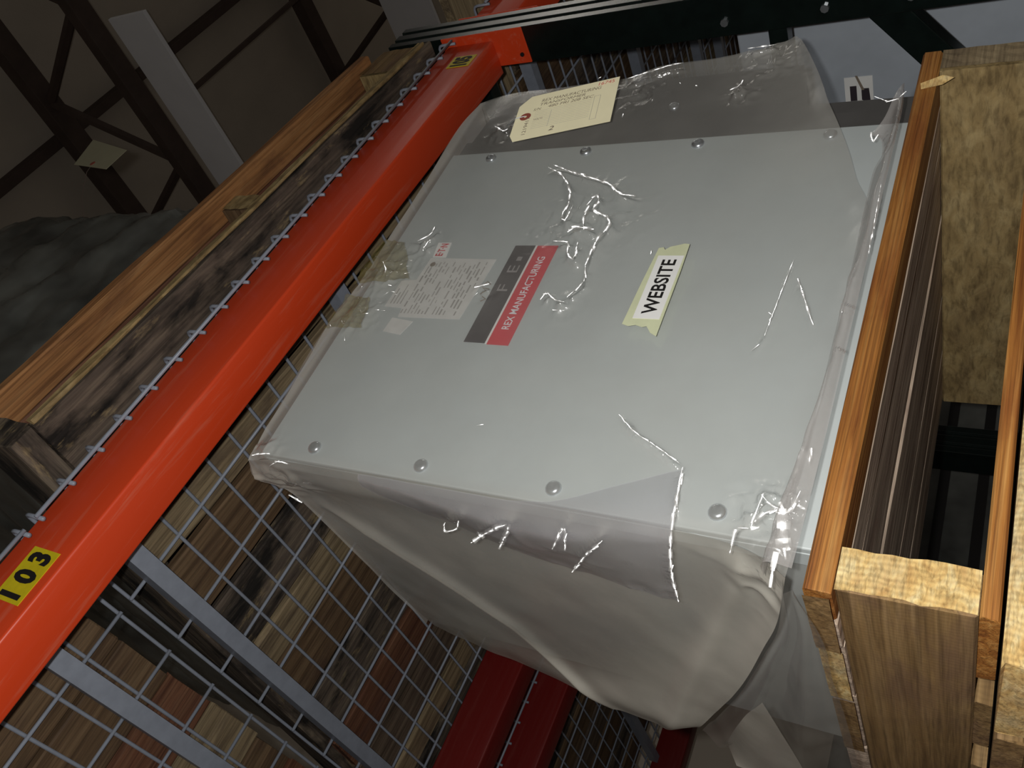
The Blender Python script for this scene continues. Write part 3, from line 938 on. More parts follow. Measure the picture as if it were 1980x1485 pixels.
def grid_mesh(name, g, mat, parent, smooth=True, crease=None, milky=None):
    nv, nu = g.shape[:2]
    me = bpy.data.meshes.new(name)
    idx = np.arange(nv * nu).reshape(nv, nu)
    F = np.stack([idx[:-1, :-1], idx[1:, :-1], idx[1:, 1:], idx[:-1, 1:]], -1).reshape(-1, 4)
    me.vertices.add(nv * nu)
    me.vertices.foreach_set('co', g.reshape(-1))
    me.loops.add(F.size)
    me.loops.foreach_set('vertex_index', F.reshape(-1).astype(np.int32))
    me.polygons.add(len(F))
    me.polygons.foreach_set('loop_start', np.arange(0, F.size, 4, dtype=np.int32))
    me.polygons.foreach_set('loop_total', np.full(len(F), 4, dtype=np.int32))
    me.update(calc_edges=True)
    if smooth:
        me.polygons.foreach_set('use_smooth', [True] * len(F))
    if crease is not None:
        at = me.attributes.new('crease', 'FLOAT', 'POINT')
        at.data.foreach_set('value', np.clip(crease, 0, 1).astype(np.float32).reshape(-1))
    if milky is not None:
        at = me.attributes.new('milky', 'FLOAT', 'POINT')
        at.data.foreach_set('value', np.clip(milky, 0, 1).astype(np.float32).reshape(-1))
    me.materials.append(mat)
    o = bpy.data.objects.new(name, me)
    return link(o, parent)

def value_noise(a, b, f, seed):
    """smooth 2-D value noise, vectorised"""
    rs = np.random.RandomState(seed)
    tab = rs.rand(256, 256)
    x, y = a * f + 50, b * f + 50
    xi, yi = np.floor(x).astype(int), np.floor(y).astype(int)
    xf, yf = x - xi, y - yi
    xf, yf = xf * xf * (3 - 2 * xf), yf * yf * (3 - 2 * yf)
    A = tab[xi % 256, yi % 256]
    B_ = tab[(xi + 1) % 256, yi % 256]
    C_ = tab[xi % 256, (yi + 1) % 256]
    D_ = tab[(xi + 1) % 256, (yi + 1) % 256]
    return (A * (1 - xf) + B_ * xf) * (1 - yf) + (C_ * (1 - xf) + D_ * xf) * yf - 0.5

def crumple(a, b, f, seed):
    """sharp creases: folded value noise"""
    return 1 - np.abs(value_noise(a, b, f, seed)) * 2 - 0.5

TOP = [(-0.019, -0.010, 0.773), (0.011, -0.008, 0.779), (0.066, -0.007, 0.782), (0.132, -0.006, 0.788), (0.209, -0.006, 0.791), (0.277, -0.006, 0.784), (0.364, -0.006, 0.785), (0.441, -0.006, 0.784),
       (0.536, -0.006, 0.787), (0.625, -0.006, 0.789), (0.684, -0.004, 0.780)]
RIGHTC = [(0.684, -0.004, 0.780), (0.704, 0.0, 0.752), (0.711, 0.0, 0.715), (0.710, 0, 0.659), (0.714, 0, 0.601), (0.717, 0, 0.533), (0.736, 0, 0.490), (0.739, 0, 0.450), (0.741, 0, 0.393), (0.748, -0.003, 0.329), (0.745, -0.012, 0.294)]
LEFTC = [(-0.019, -0.010, 0.773), (-0.011, -0.0085, 0.730), (-0.0075, -0.0085, 0.60), (-0.0075, -0.0085, 0.45), (-0.008, -0.010, 0.30), (-0.014, -0.014, 0.21), (-0.026, -0.022, 0.168), (-0.046, -0.034, 0.141)]
BOTC = [(-0.046, -0.034, 0.141), (0.037, -0.026, 0.139), (0.100, -0.024, 0.140), (0.219, -0.021, 0.142), (0.300, -0.018, 0.140), (0.392, -0.016, 0.150), (0.440, -0.015, 0.169), (0.488, -0.015, 0.185),
        (0.543, -0.014, 0.206), (0.594, -0.013, 0.227), (0.628, -0.012, 0.239), (0.672, -0.012, 0.256), (0.723, -0.013, 0.280), (0.745, -0.012, 0.294)]
CREASES = {
    'A': [(0.5, 0.567), (0.487, 0.542), (0.475, 0.514), (0.463, 0.487), (0.451, 0.464), (0.435, 0.448), (0.429, 0.425)],
    'B': [(0.495, 0.573), (0.477, 0.546), (0.45, 0.525), (0.419, 0.514), (0.399, 0.515), (0.387, 0.507), (0.413, 0.506)],
    'C': [(0.417, 0.485), (0.434, 0.48), (0.422, 0.472), (0.407, 0.474), (0.392, 0.451), (0.378, 0.442), (0.355, 0.448), (0.337, 0.449), (0.307, 0.448)],
    'D': [(0.368, 0.493), (0.374, 0.487), (0.372, 0.475), (0.369, 0.46)], 'D2': [(0.372, 0.475), (0.393, 0.482), (0.412, 0.482)],
    'E': [(0.349, 0.506), (0.346, 0.487), (0.328, 0.48), (0.319, 0.468), (0.346, 0.473)],
    'F': [(0.307, 0.448), (0.281, 0.441), (0.256, 0.452)], 'G': [(0.253, 0.485), (0.261, 0.481), (0.251, 0.467), (0.248, 0.455)],
    'H': [(0.102, 0.335), (0.083, 0.312), (0.069, 0.286), (0.052, 0.261), (0.048, 0.253)], 'H2': [(0.048, 0.253), (0.023, 0.251), (0.002, 0.247)],
    'I': [(0.289, 0.201), (0.266, 0.191), (0.231, 0.176)], 'J': [(0.317, 0.212), (0.251, 0.216), (0.216, 0.218), (0.195, 0.225)],
    'K': [(0.033, 0.179), (0.017, 0.18), (0.005, 0.182)], 'K2': [(0.005, 0.182), (0.014, 0.173), (0.018, 0.165), (0.026, 0.163), (0.032, 0.173)],
    'K3': [(0.036, 0.15), (0.02, 0.153), (-0.005, 0.155), (-0.027, 0.147)], 'K4': [(-0.024, 0.154), (-0.033, 0.154), (-0.045, 0.154)],
    'P': [(0.603, 0.71), (0.59, 0.691), (0.593, 0.683)], 'P2': [(0.637, 0.357), (0.644, 0.348), (0.654, 0.346)],
    'P3': [(0.691, 0.523), (0.711, 0.469), (0.715, 0.447)], 'P4': [(0.731, 0.355), (0.732, 0.32)],
    'Q': [(0.353, 0.718), (0.365, 0.706), (0.379, 0.706)], 'Q2': [(0.31, 0.757), (0.297, 0.745), (0.288, 0.741)],
    'Q3': [(0.268, 0.583), (0.273, 0.57)], 'Q4': [(0.348, 0.702), (0.338, 0.703)],
}
g = coons(TOP, BOTC, LEFTC, RIGHTC, 380, 330)
A, Bz = g[..., 0].copy(), g[..., 2].copy()
disp = 0.0030 * value_noise(A, Bz, 9, 1) + 0.0012 * value_noise(A, Bz, 24, 2)
CR = np.zeros_like(A)
for k, pl in CREASES.items():
    d, tp = seg_dist(A, Bz, pl)
    CR = np.maximum(CR, tp * np.exp(-(d / 0.0042) ** 2) * (0.55 if k in 'IJ' else 1.0))
    big = k in 'ABCDD2E'
    hgt, wid = (0.0075, 0.0050) if big else (0.0050, 0.0042)
    if k in ('I', 'J'):
        hgt, wid = 0.003, 0.0025
    disp += hgt * tp * np.exp(-np.abs(d / wid) ** 1.6)
def blob(cx, cz, rad):
    return np.exp(-((A - cx) ** 2 + (Bz - cz) ** 2) / rad ** 2)
cr = crumple(A, Bz, 55, 5) * 0.016 + crumple(A, Bz, 110, 6) * 0.006
mask = blob(0.40, 0.48, 0.06) * 0.45 + blob(0.01, 0.165, 0.032) * 1.3 + blob(-0.01, 0.765, 0.025) * 1.0 + blob(0.30, 0.745, 0.035) * 0.8 + blob(0.22, 0.75, 0.03) * 0.5 + blob(0.355, 0.71, 0.02) * 0.7 + blob(0.25, 0.46, 0.02) * 0.5
mask += blob(0.68, 0.50, 0.03) * 0.6 + blob(0.645, 0.35, 0.02) * 0.5 + blob(0.72, 0.32, 0.04) * 0.5 + blob(0.60, 0.70, 0.02) * 0.5 + blob(0.27, 0.58, 0.014) * 0.6
disp += np.maximum(cr, -0.004) * np.minimum(mask, 1.3)
edge = smooth_step(0, 0.010, A + 0.0075)
g[..., 1] -= (np.maximum(disp, -0.0025) + 0.0012) * (0.25 + 0.75 * edge)
CR = np.maximum(CR, smooth_step(0.25, 0.9, mask + 0.5 * value_noise(A, Bz, 90, 8)) * 0.8)
hem_d = (Bz - (0.169 + (A - 0.44) * 0.41)) * 0.925            # distance up from the slanting lower hem
MK = 0.20 * smooth_step(0.16, 0.0, hem_d) * smooth_step(0.40, 0.56, A) + 0.06 * smooth_step(0.68, 0.77, Bz) + 0.34 * smooth_step(0.768, 0.778, Bz) + 0.10 * np.exp(-((A - 0.40) ** 2 + (Bz - 0.49) ** 2) / 0.055 ** 2) * (0.5 + value_noise(A, Bz, 40, 73)) + 0.10 * smooth_step(0.012, -0.006, A) + 0.05 * np.maximum(0, value_noise(A, Bz, 12, 71)) + 0.06 * smooth_step(0.69, 0.72, A)
grid_mesh('front_sheet', g, FILM, bag, crease=CR, milky=MK)

# left side of the bag
SBOT = [(-0.046, -0.034, 0.141), (-0.045, 0.057, 0.160), (-0.045, 0.125, 0.182), (-0.045, 0.197, 0.206), (-0.045, 0.274, 0.235), (-0.045, 0.356, 0.271), (-0.047, 0.43, 0.305), (-0.032, 0.487, 0.330)]
STOP = [(-0.019, -0.010, 0.773), (-0.022, 0.030, 0.790), (-0.012, 0.062, 0.790), (-0.006, 0.090, 0.779), (-0.004, 0.141, 0.777), (-0.004, 0.269, 0.777), (-0.003, 0.400, 0.777), (-0.002, 0.487, 0.770)]
SREAR = [(-0.002, 0.487, 0.770), (-0.013, 0.489, 0.675), (-0.018, 0.490, 0.608), (-0.027, 0.490, 0.518), (-0.038, 0.490, 0.453), (-0.043, 0.489, 0.394), (-0.040, 0.488, 0.351), (-0.032, 0.487, 0.330)]
g = coons(STOP, SBOT, LEFTC, SREAR, 200, 260)
A, Bz = g[..., 1].copy(), g[..., 2].copy()
disp = 0.005 * value_noise(A, Bz, 8, 11) + 0.0015 * value_noise(A, Bz, 26, 12)
SIDE_CREASES = [([(0.032, 0.504), (0.051, 0.512), (0.039, 0.492), (0.021, 0.48)], 0.006, 0.004), ([(0.063, 0.483), (0.022, 0.439), (0.01, 0.419)], 0.008, 0.005),
                ([(0.061, 0.447), (0.028, 0.426), (0.009, 0.414)], 0.008, 0.005), ([(0.039, 0.377), (-0.003, 0.35), (0.036, 0.362)], 0.006, 0.004),
                ([(0.081, 0.369), (0.039, 0.341), (0.005, 0.314)], 0.008, 0.005), ([(0.119, 0.749), (0.166, 0.693), (0.227, 0.624), (0.322, 0.541), (0.407, 0.494), (0.49, 0.446)], 0.010, 0.010)]
CR = np.zeros_like(A)
for pl, h, wd in SIDE_CREASES:
    d, tp = seg_dist(A, Bz, pl)
    if len(pl) < 6:
        CR = np.maximum(CR, tp * np.exp(-(d / 0.004) ** 2))
    disp += h * tp * np.exp(-np.abs(d / wd) ** 1.5)
disp += np.maximum(crumple(A, Bz, 50, 15) * 0.008, -0.003) * (blob(0.03, 0.75, 0.05) + blob(0.0, 0.17, 0.04))
band = np.exp(-((Bz - (0.165 + 0.36 * A) - 0.020) / 0.014) ** 2)
disp += 0.006 * band
g[..., 0] -= np.maximum(disp, -0.003) * smooth_step(0, 0.02, A + 0.012)
CR = np.maximum(CR, smooth_step(0.3, 0.9, blob(0.03, 0.76, 0.03) + blob(0.0, 0.165, 0.03) + 0.4 * value_noise(A, Bz, 80, 18)) * 0.9)
MK = 0.42 * smooth_step(-0.024, -0.040, g[..., 0]) + 0.25 * smooth_step(0.36, 0.47, A) + 0.12 * np.exp(-((Bz - (0.165 + 0.36 * A) - 0.022) / 0.016) ** 2) + 0.10 * np.maximum(0, value_noise(A, Bz, 10, 75)) + 0.3 * smooth_step(0.77, 0.785, Bz)
grid_mesh('side_sheet', g, FILM_SIDE, bag, crease=CR, milky=MK)

# pleat lying over the left edge: a second layer
PL = [(-0.020, -0.003, 0.601), (-0.022, 0.014, 0.568), (-0.024, 0.037, 0.504), (-0.026, 0.064, 0.438), (-0.027, 0.082, 0.372), (-0.028, 0.092, 0.315), (-0.028, 0.099, 0.262)]
PU = [(-0.0135, -0.016, 0.601), (-0.0135, -0.016, 0.55), (-0.0130, -0.016, 0.48), (-0.0110, -0.017, 0.40), (-0.004, -0.019, 0.355), (0.022, -0.021, 0.300), (0.045, -0.021, 0.252)]
g = coons(PU, PL, [PU[0], (-0.018, -0.012, 0.601), PL[0]], [PU[-1], (0.002, -0.026, 0.245), (-0.022, -0.018, 0.243), (-0.030, 0.03, 0.252), PL[-1]], 160, 70)
A, Bz = g[..., 1].copy(), g[..., 2].copy()
g[..., 0] -= 0.004 * value_noise(A + g[..., 0], Bz, 14, 21) + 0.002 * crumple(A, Bz, 34, 22)
w_ = np.linspace(0, 1, 160)[None, :] * np.ones((70, 1))
h_ = np.linspace(0, 1, 70)[:, None] * np.ones((1, 160))
CR = np.exp(-((1 - w_) / 0.02) ** 2) + 0.7 * np.exp(-((1 - h_) / 0.05) ** 2) * (value_noise(A, Bz, 40, 77) > 0.05)
for (cy, cz, rr) in ((0.025, 0.49, 0.012), (0.04, 0.43, 0.014), (0.012, 0.36, 0.010), (0.05, 0.345, 0.012)):
    CR = np.maximum(CR, np.exp(-(((A - cy) ** 2 + (Bz - cz) ** 2) / rr ** 2)) * (0.5 + value_noise(A, Bz, 120, 79)))
grid_mesh('pleat', g, FILM_PLEAT, bag, crease=CR)

# hem lying along the deck in front of the cabinet
HU = [(-0.046, -0.030, 0.158), (0.0, -0.026, 0.157), (0.037, -0.026, 0.152), (0.100, -0.027, 0.150), (0.219, -0.026, 0.151), (0.300, -0.024, 0.151), (0.392, -0.024, 0.153), (0.440, -0.028, 0.152), (0.463, -0.030, 0.147), (0.490, -0.030, 0.152), (0.500, -0.030, 0.163)]
HL = [(-0.046, -0.052, 0.134), (0.0, -0.052, 0.133), (0.1, -0.050, 0.1325), (0.22, -0.050, 0.1325), (0.35, -0.050, 0.1325), (0.46, -0.050, 0.1325), (0.52, -0.050, 0.133), (0.563, -0.050, 0.137)]
n_ = 22
g = coons(HU, HL, [HU[0], (-0.047, -0.050, 0.150), HL[0]], [HU[-1], (0.512, -0.040, 0.147), (0.545, -0.052, 0.138), HL[-1]], 300, n_)
A, Bz = g[..., 0].copy(), g[..., 1].copy()
bul = np.sin(np.linspace(0, math.pi, n_))[:, None]
g[..., 1] -= bul * 0.006
g[..., 2] += bul * (0.003 + 0.005 * value_noise(A, Bz, 16, 31) + 0.003 * value_noise(A, Bz, 50, 32))
g[..., 1] -= bul * 0.006 * crumple(A, Bz * 2, 45, 33) * np.exp(-((A + 0.0) / 0.07) ** 2)
CR = np.exp(-((A + 0.01) / 0.05) ** 2) * 0.9 + np.exp(-((A - 0.48) / 0.03) ** 2) * 0.8 + (value_noise(A, Bz, 60, 35) > 0.33) * 0.6
grid_mesh('hem', g, FILM_HEM, bag, crease=CR)

# loose skirt hanging past the skid's left side
KA = [(-0.047, -0.034, 0.143), (-0.050, 0.057, 0.158), (-0.050, 0.125, 0.180), (-0.050, 0.197, 0.204), (-0.050, 0.274, 0.233), (-0.050, 0.356, 0.268), (-0.050, 0.43, 0.302)]
KB = [(-0.066, -0.052, 0.128), (-0.072, 0.000, 0.1120), (-0.076, 0.060, 0.110), (-0.078, 0.130, 0.108), (-0.080, 0.210, 0.106), (-0.080, 0.30, 0.104), (-0.080, 0.40, 0.100)]
g = coons(KA, KB, [KA[0], KB[0]], [KA[-1], (-0.070, 0.400, 0.235), (-0.085, 0.40, 0.17), KB[-1]], 160, 110)
A, Bz = g[..., 1].copy(), g[..., 2].copy()
v_ = np.linspace(0, 1, 110)[:, None]
u_ = np.linspace(0, 1, 160)[None, :]
g[..., 0] -= 0.010 * np.sin(v_ * 13 + value_noise(A, Bz, 6, 41) * 3) * (0.15 + u_) * np.minimum(1, v_ * 6) + 0.003 * value_noise(A, Bz, 30, 42)
g[..., 0] = np.minimum(g[..., 0], -0.0615 - 0 * g[..., 0]) * smooth_step(0, 0.3, v_) + g[..., 0] * (1 - smooth_step(0, 0.3, v_))
grid_mesh('skirt', g, FILM_THIN, bag)

FT = [(-0.064, 0.40, 0.262), (-0.074, 0.27, 0.222), (-0.080, 0.17, 0.182)]
FB = [(-0.086, 0.40, 0.245), (-0.092, 0.37, 0.200), (-0.094, 0.33, 0.155)]
g = coons(FT, FB, [FT[0], FB[0]], [FT[-1], (-0.094, 0.26, 0.160), FB[-1]], 60, 50)
g[..., 0] -= 0.004 * value_noise(g[..., 1], g[..., 2], 18, 44)
grid_mesh('skirt_fold', g, FILM_SIDE, bag, milky=np.full(g.shape[:2], 0.12))

# glints built into the shape: small film facets turned to mirror the flash
FLASH_L = (Matrix.Rotation(-YAW, 3, 'Z') @ (flo.location * 0.5 - Vector((0.377, 0.62, 0.0))))
def glint_facets(pts, wid, curl, seed):
    """a glint along a crease: small overlapping facets, each turned towards lens and flash"""
    P = curve_pts(pts, max(6, int(sum(math.dist(pts[i], pts[i + 1]) for i in range(len(pts) - 1)) / 0.0008)))
    r = random.Random(seed)
    V, F = [], []
    n, m = len(P), 5
    i = 0
    while i < n - 1:
        step = r.randint(4, 9)
        k = min(n - 1, i + step)
        a, b_ = Vector(P[i]), Vector(P[k])
        p = (a + b_) / 2
        t = b_ - a
        L = t.length * 0.85 + 0.0005
        t.normalize()
        q = (FLASH_L - p).normalized()
        q = (q + Vector((r.gauss(0, 0.075), r.gauss(0, 0.075), r.gauss(0, 0.075)))).normalized()
        t2 = (t - q * t.dot(q))
        t2.normalize()
        b = t2.cross(q)
        u = (i + k) / 2 / (n - 1)
        w_ = 0.55 * wid * min(1.0, 5 * u + 0.25, 5 * (1 - u) + 0.25) * (0.35 + 1.3 * abs(math.sin(i * 0.13 + seed * 1.7)) ** 1.5) * r.uniform(0.85, 1.15)
        # length along the lifted direction that spans the same run when looked at along q
        L *= max(0.35, math.sqrt(max(0.0, 1 - t.dot(q) ** 2)))
        base = len(V)
        for x in range(m):
            fx = 2 * x / (m - 1) - 1
            for y in range(m):
                fy = 2 * y / (m - 1) - 1
                V.append(p + t2 * (fx * L) + b * (fy * w_) + q * (0.0010 - 2.2 * curl * w_ * fy * fy - 0.05 * L * fx * fx))
        for x in range(m - 1):
            for y in range(m - 1):
                c0 = base + x * m + y
                F.append((c0, c0 + m, c0 + m + 1, c0 + 1))
        i = k
    return V, F
GLINTS = []
for k, pl in CREASES.items():
    if k in ('H', 'J', 'K', 'K2', 'K3', 'K4'):
        continue
    wd = {'A': 0.0026, 'B': 0.0022, 'C': 0.0030, 'D': 0.0030, 'D2': 0.0026, 'E': 0.0020, 'F': 0.0012, 'I': 0.0016}.get(k, 0.0016)
    GLINTS.append(([(x, -0.0155, z) for x, z in pl], wd, 0.06))
GLINTS += [([(0.102, -0.012, 0.335), (0.083, -0.014, 0.312), (0.069, -0.016, 0.286), (0.050, -0.022, 0.256)], 0.0009, 0.06),
          ([(0.045, -0.022, 0.252), (0.002, -0.027, 0.245), (-0.023, -0.019, 0.243), (-0.031, 0.03, 0.252), (-0.029, 0.099, 0.262)], 0.0020, 0.06),
          ([(0.317, -0.014, 0.212), (0.251, -0.014, 0.216), (0.216, -0.014, 0.218)], 0.0006, 0.06),
          ([(0.200, -0.014, 0.222), (0.195, -0.014, 0.225)], 0.0022, 0.06),
          ([(-0.028, 0.032, 0.504), (-0.029, 0.051, 0.512), (-0.029, 0.039, 0.492), (-0.028, 0.021, 0.48)], 0.0014, 0.06),
          ([(-0.030, 0.063, 0.483), (-0.029, 0.022, 0.439), (-0.027, 0.010, 0.419)], 0.0036, 0.06), ([(-0.030, 0.061, 0.447), (-0.029, 0.028, 0.426), (-0.027, 0.009, 0.414)], 0.0030, 0.06),
          ([(-0.029, 0.039, 0.377), (-0.026, -0.004, 0.350), (-0.029, 0.036, 0.362)], 0.0022, 0.06), ([(-0.030, 0.081, 0.369), (-0.029, 0.039, 0.341), (-0.027, 0.005, 0.314)], 0.0020, 0.06),
          ([(-0.020, 0.062, 0.757), (-0.018, 0.079, 0.752)], 0.0016, 0.06), ([(-0.020, -0.010, 0.735), (-0.014, -0.012, 0.725), (-0.013, -0.008, 0.712)], 0.0014, 0.06),
          ([(-0.014, -0.016, 0.764), (-0.010, -0.016, 0.752), (-0.008, -0.016, 0.742)], 0.0014, 0.06),
          ([(0.006, -0.052, 0.153), (-0.005, -0.053, 0.148), (-0.023, -0.054, 0.145), (-0.040, -0.056, 0.139)], 0.0060, 0.03),
          ([(-0.041, -0.058, 0.146), (-0.050, -0.057, 0.146), (-0.062, -0.052, 0.146)], 0.0026, 0.03),
          ([(0.020, -0.050, 0.142), (0.003, -0.052, 0.145), (-0.001, -0.051, 0.152), (0.003, -0.048, 0.158)], 0.0022, 0.04),
          ([(0.019, -0.040, 0.172), (0.005, -0.041, 0.173), (-0.009, -0.041, 0.174)], 0.0012, 0.06), ([(0.018, -0.040, 0.171), (0.012, -0.041, 0.165), (0.008, -0.042, 0.156)], 0.0012, 0.06),
          ([(-0.007, -0.042, 0.172), (0.001, -0.043, 0.166), (0.004, -0.044, 0.161), (0.007, -0.044, 0.157)], 0.0026, 0.06),
          ([(-0.013, -0.040, 0.178), (-0.016, -0.040, 0.185), (-0.034, -0.036, 0.186)], 0.0020, 0.06),
          ([(0.394, -0.046, 0.137), (0.353, -0.048, 0.135), (0.323, -0.048, 0.134), (0.294, -0.048, 0.133)], 0.0011, 0.06),
          ([(0.485, -0.046, 0.157), (0.478, -0.047, 0.159), (0.466, -0.047, 0.155), (0.477, -0.046, 0.152)], 0.0014, 0.06),
          ([(0.536, -0.053, 0.162), (0.525, -0.054, 0.148), (0.528, -0.054, 0.140), (0.541, -0.053, 0.133)], 0.0009, 0.06),
          ([(0.062, -0.030, 0.145), (0.075, -0.030, 0.146)], 0.0016, 0.06)]
rg = random.Random(19)
for k in range(34):                                         # scattered tiny glint specks, made of the same turned facets
    x, z = rg.choice([(rg.uniform(0.0, 0.55), rg.uniform(0.18, 0.76)), (rg.uniform(0.58, 0.72), rg.uniform(0.33, 0.76)), (rg.uniform(0.19, 0.35), rg.uniform(0.70, 0.78))])
    a = rg.uniform(0, 3.14)
    l = rg.uniform(0.0015, 0.005)
    GLINTS.append(([(x, -0.014, z), (x + l * math.cos(a), -0.014, z + l * math.sin(a))], rg.uniform(0.0005, 0.0011), 0.06))
VV, FF = [], []
for i, (pl, wd, cu) in enumerate(GLINTS):
    V, F = glint_facets(pl, wd, cu, i + 3)
    o0 = len(VV)
    VV += V
    FF += [tuple(q + o0 for q in f) for f in F]
o = mobj('film_glints', VV, FF, FILM_GLINT, bag, smooth=True)
o['kind'] = 'stuff'

# top and right sheets, closing the bag round the cabinet
TR = [(-0.002, 0.487, 0.782), (0.15, 0.49, 0.786), (0.30, 0.49, 0.784), (0.45, 0.49, 0.787), (0.62, 0.48, 0.784)]
g = coons(TR, TOP, [TR[0], (-0.004, 0.269, 0.780), (-0.006, 0.090, 0.780), (-0.022, 0.030, 0.790), TOP[0]], [TR[-1], (0.65, 0.25, 0.786), TOP[-1]], 60, 50)
g[..., 2] += 0.006 * value_noise(g[..., 0], g[..., 1], 14, 51) + 0.002
grid_mesh('top_sheet', g, FILM, bag, milky=np.full(g.shape[:2], 0.25))
RB = [(0.62, 0.48, 0.784), (0.618, 0.485, 0.60), (0.615, 0.485, 0.40), (0.62, 0.48, 0.20)]
g = coons([RB[0], (0.66, 0.25, 0.786), RIGHTC[0]], [RB[-1], (0.68, 0.25, 0.24), RIGHTC[-1]], RB, RIGHTC, 40, 60)
g[..., 0] += 0.008 * value_noise(g[..., 1], g[..., 2], 12, 52) * np.sin(np.linspace(0, math.pi, 40))[None, :]
grid_mesh('right_sheet', g, FILM, bag)

# yellowed tape over the bag's top edge
for k, (q, sd) in enumerate([([(0.268, 0.784), (0.352, 0.780), (0.345, 0.738), (0.275, 0.690)], 61), ([(0.186, 0.786), (0.248, 0.782), (0.240, 0.737), (0.190, 0.722)], 62)]):
    c3 = [(x, -0.0165, z) for x, z in q]
    g = coons([c3[0], c3[1]], [c3[3], c3[2]], [c3[0], c3[3]], [c3[1], c3[2]], 60, 50)
    A2, B2 = g[..., 0].copy(), g[..., 2].copy()
    g[..., 1] -= 0.004 * crumple(A2, B2, 60, sd) + 0.002 * crumple(A2, B2, 140, sd + 5)
    g[..., 0] += 0.006 * value_noise(A2, B2, 40, sd + 2)
    g[..., 2] += 0.006 * value_noise(A2, B2, 40, sd + 3)
    o = grid_mesh('tape_strip', g, FILM_AMBER, bag)
    o['label'] = 'yellowed crinkled tape'

# ------------------------------------------------------------------ printed strip taped on the bag
web = thing('taped_label', 'white WEBSITE label on pale green tape, stuck on the plastic bag', 'label', (0.377, 0.62, 0.0), YAW)
prism('tape', MASKING, web, [(0.3365, 0.3655), (0.3375, 0.3600), (0.3335, 0.3570), (0.3385, 0.3520), (0.3415, 0.3420), (0.3435, 0.3365), (0.3425, 0.3305), (0.300, 0.3290), (0.2040, 0.3280), (0.2085, 0.3360), (0.2175, 0.3430), (0.2160, 0.3480), (0.2185, 0.3560), (0.2165, 0.3640), (0.2190, 0.3715), (0.280, 0.3690)], -0.0152, -0.0147, 'y')
box('paper', WHITE, web, 0.2275, 0.3235, -0.0157, -0.0153, 0.3315, 0.3620)
text('lettering', 'WEBSITE', INK, web, (0.2755, -0.0160, 0.3462), (1, 0, 0), (0, 0, 1), 0.083, 0.0170, 0.022)

# ------------------------------------------------------------------ manila tag hanging on the bag
mt = thing('manila_tag', 'large manila shipping tag with handwriting, hanging on the clear bag', 'tag', (0.377, 0.62, 0.0), YAW)
C0 = Vector((0.6065, -0.030, 0.5890))
TAG_N = Vector((-0.36, -0.88, -0.26)).normalized()
TAG_C = C0 + Vector((-0.3334 - 0.6065, -0.6445 + 0.030, -0.5890)) * 0.050
eL = Vector((0.0295, 0, -0.1450)).normalized()        # along the writing, eyelet end to far end
eU = Vector((0.1450, 0, 0.0295)).normalized()         # up for the writing
def tp_(a, b, y=0.0):
    p = C0 + eL * a + eU * b
    eye = Vector((-0.3334, -0.6445, 0.0))
    t = (TAG_C - eye).dot(TAG_N) / (p - eye).dot(TAG_N)
    q = eye + (p - eye) * t + TAG_N * y                      # the card hangs loose, turned a little to the left and down
    return (q.x, q.y, q.z)
out_ = [(-0.0765, -0.0390), (-0.0690, -0.0545), (0.0765, -0.0545), (0.0765, 0.0545), (-0.0600, 0.0545), (-0.0765, 0.0340)]
bm = bmesh.new()
na, nb_ = 16, 8
def outl(a):
    lo, hi = -0.0545, 0.0545
    if a < -0.0600:
        hi = 0.0340 + (a + 0.0765) / 0.0165 * 0.0205
    if a < -0.0690:
        lo = -0.0390 - (a + 0.0765) / 0.0075 * 0.0155
    return lo, hi
as_ = sorted(set([-0.0765, -0.0690, -0.0600] + [-0.055 + 0.1315 * i / na for i in range(na + 1)]))
rows = []
for a in as_:
    lo, hi = outl(a)
    rows.append([[bm.verts.new(tp_(a, lo + (hi - lo) * j / nb_, y)) for j in range(nb_ + 1)] for y in (0.0, -0.0006)])
for i in range(len(rows) - 1):
    for j in range(nb_):
        bm.faces.new((rows[i][0][j], rows[i + 1][0][j], rows[i + 1][0][j + 1], rows[i][0][j + 1]))
        bm.faces.new((rows[i][1][j], rows[i][1][j + 1], rows[i + 1][1][j + 1], rows[i + 1][1][j]))
    for j in (0, nb_):
        bm.faces.new((rows[i][0][j], rows[i][1][j], rows[i + 1][1][j], rows[i + 1][0][j]))
for i in (0, len(rows) - 1):
    for j in range(nb_):
        bm.faces.new((rows[i][0][j], rows[i][0][j + 1], rows[i][1][j + 1], rows[i][1][j]))
bm_obj('card', bm, MANILA, mt)
bm = bmesh.new()
nn = 18
ra, rb = [], []
for k in range(nn):
    t = 2 * math.pi * k / nn
    ra.append(bm.verts.new(tp_(-0.0605 + 0.0088 * math.cos(t), 0.003 + 0.0088 * math.sin(t), 0.0006)))
    rb.append(bm.verts.new(tp_(-0.0605 + 0.0022 * math.cos(t), 0.003 + 0.0022 * math.sin(t), 0.0006)))
for k in range(nn):
    bm.faces.new((ra[k], ra[(k + 1) % nn], rb[(k + 1) % nn], rb[k]))
bm_obj('eyelet', bm, REDBROWN, mt)
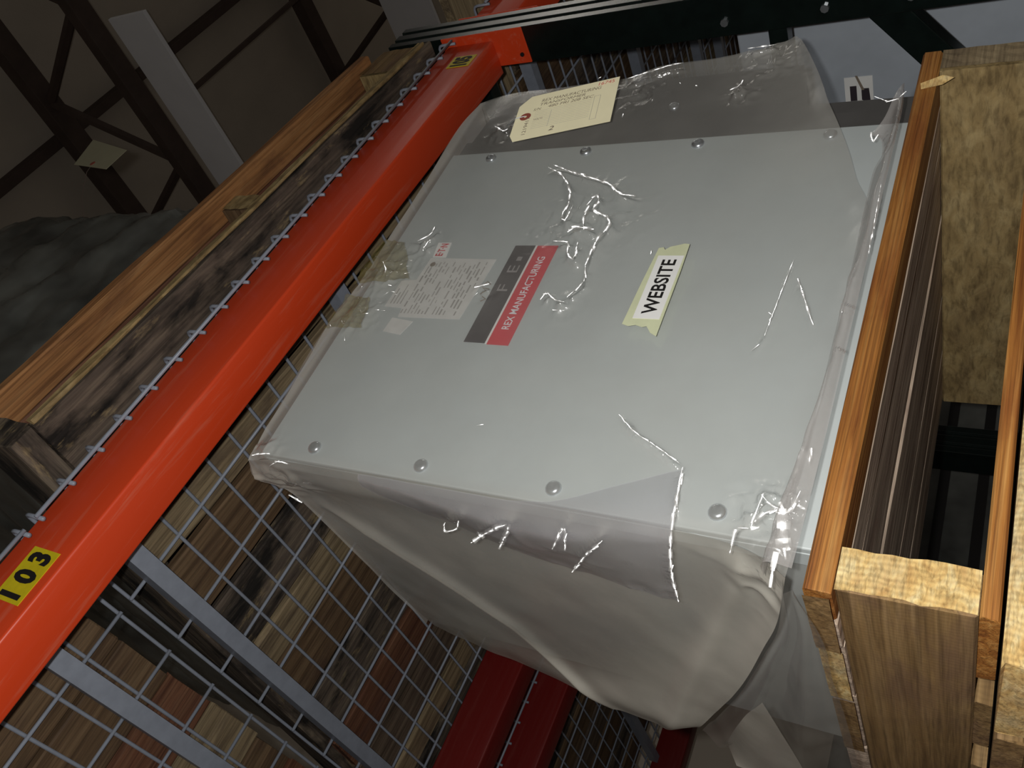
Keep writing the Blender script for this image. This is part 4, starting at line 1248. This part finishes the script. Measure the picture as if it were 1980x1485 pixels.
def tag_text(body, a, b, wd, ht, m, bold=0.0, shear=0.2, r_=None, u_=None):
    p = tp_(a, b, 0.0009)
    a1 = Vector(tp_(a + 0.01, b)) - Vector(tp_(a, b))
    b1 = Vector(tp_(a, b + 0.01)) - Vector(tp_(a, b))
    rr, uu = (a1, b1) if r_ is None else (b1, -a1)
    return text('handwriting', body, m, mt, p, rr, uu, wd * rr.length / 0.01, ht * uu.length / 0.01, bold, shear)
tag_text('16745', 0.058, 0.046, 0.024, 0.008, INK_RED, 0, 0.1)
tag_text('REX MANUFACTURING', 0.006, 0.036, 0.092, 0.0075, INK_BROWN)
tag_text('TRANSFORMER', -0.006, 0.0265, 0.070, 0.0062, INK_BROWN)
tag_text('480 PRI 208 SEC', 0.008, 0.0175, 0.070, 0.0066, INK_BROWN)
tag_text('S/N', -0.044, 0.016, 0.012, 0.006, INK_BROWN)
tag_text('2', -0.012, -0.041, 0.008, 0.010, INK_BROWN, 0.01)
tag_text('VOLTS', -0.038, -0.010, 0.014, 0.004, INK_BROWN, 0, 0)
tag_text('1219411', -0.055, -0.023, 0.040, 0.006, INK_BROWN, 0.0, 0, eU, -eL)
bm = bmesh.new()
def strip(a0, a1, b0, b1):
    vs4 = [bm.verts.new(tp_(a, b, 0.0008)) for a, b in ((a0, b0), (a1, b0), (a1, b1), (a0, b1))]
    bm.faces.new(vs4)
for k in range(11):
    b = 0.010 - k * 0.0042
    for i in range(4):
        strip(-0.046 + i * 0.022, -0.046 + (i + 1) * 0.022 - 0.0005, b, b + 0.0004)
strip(-0.020, -0.0195, -0.034, 0.006)
for a in (0.044, 0.053):
    strip(a, a + 0.0005, -0.040, 0.016)
strip(0.044, 0.0535, -0.0405, -0.040)
strip(0.044, 0.0535, 0.016, 0.0165)
rl = bm_obj('ruled_lines', bm, INK_FAINT, mt)
rl['kind'] = 'stuff'
V, F = tube([tp_(-0.0605, 0.003, 0.002), tp_(-0.075, 0.000, 0.004), tp_(-0.086, -0.004, -0.002), tp_(-0.095, -0.008, -0.010)], 0.0007, 5)
mobj('tie_wire', V, F, STEEL, mt)
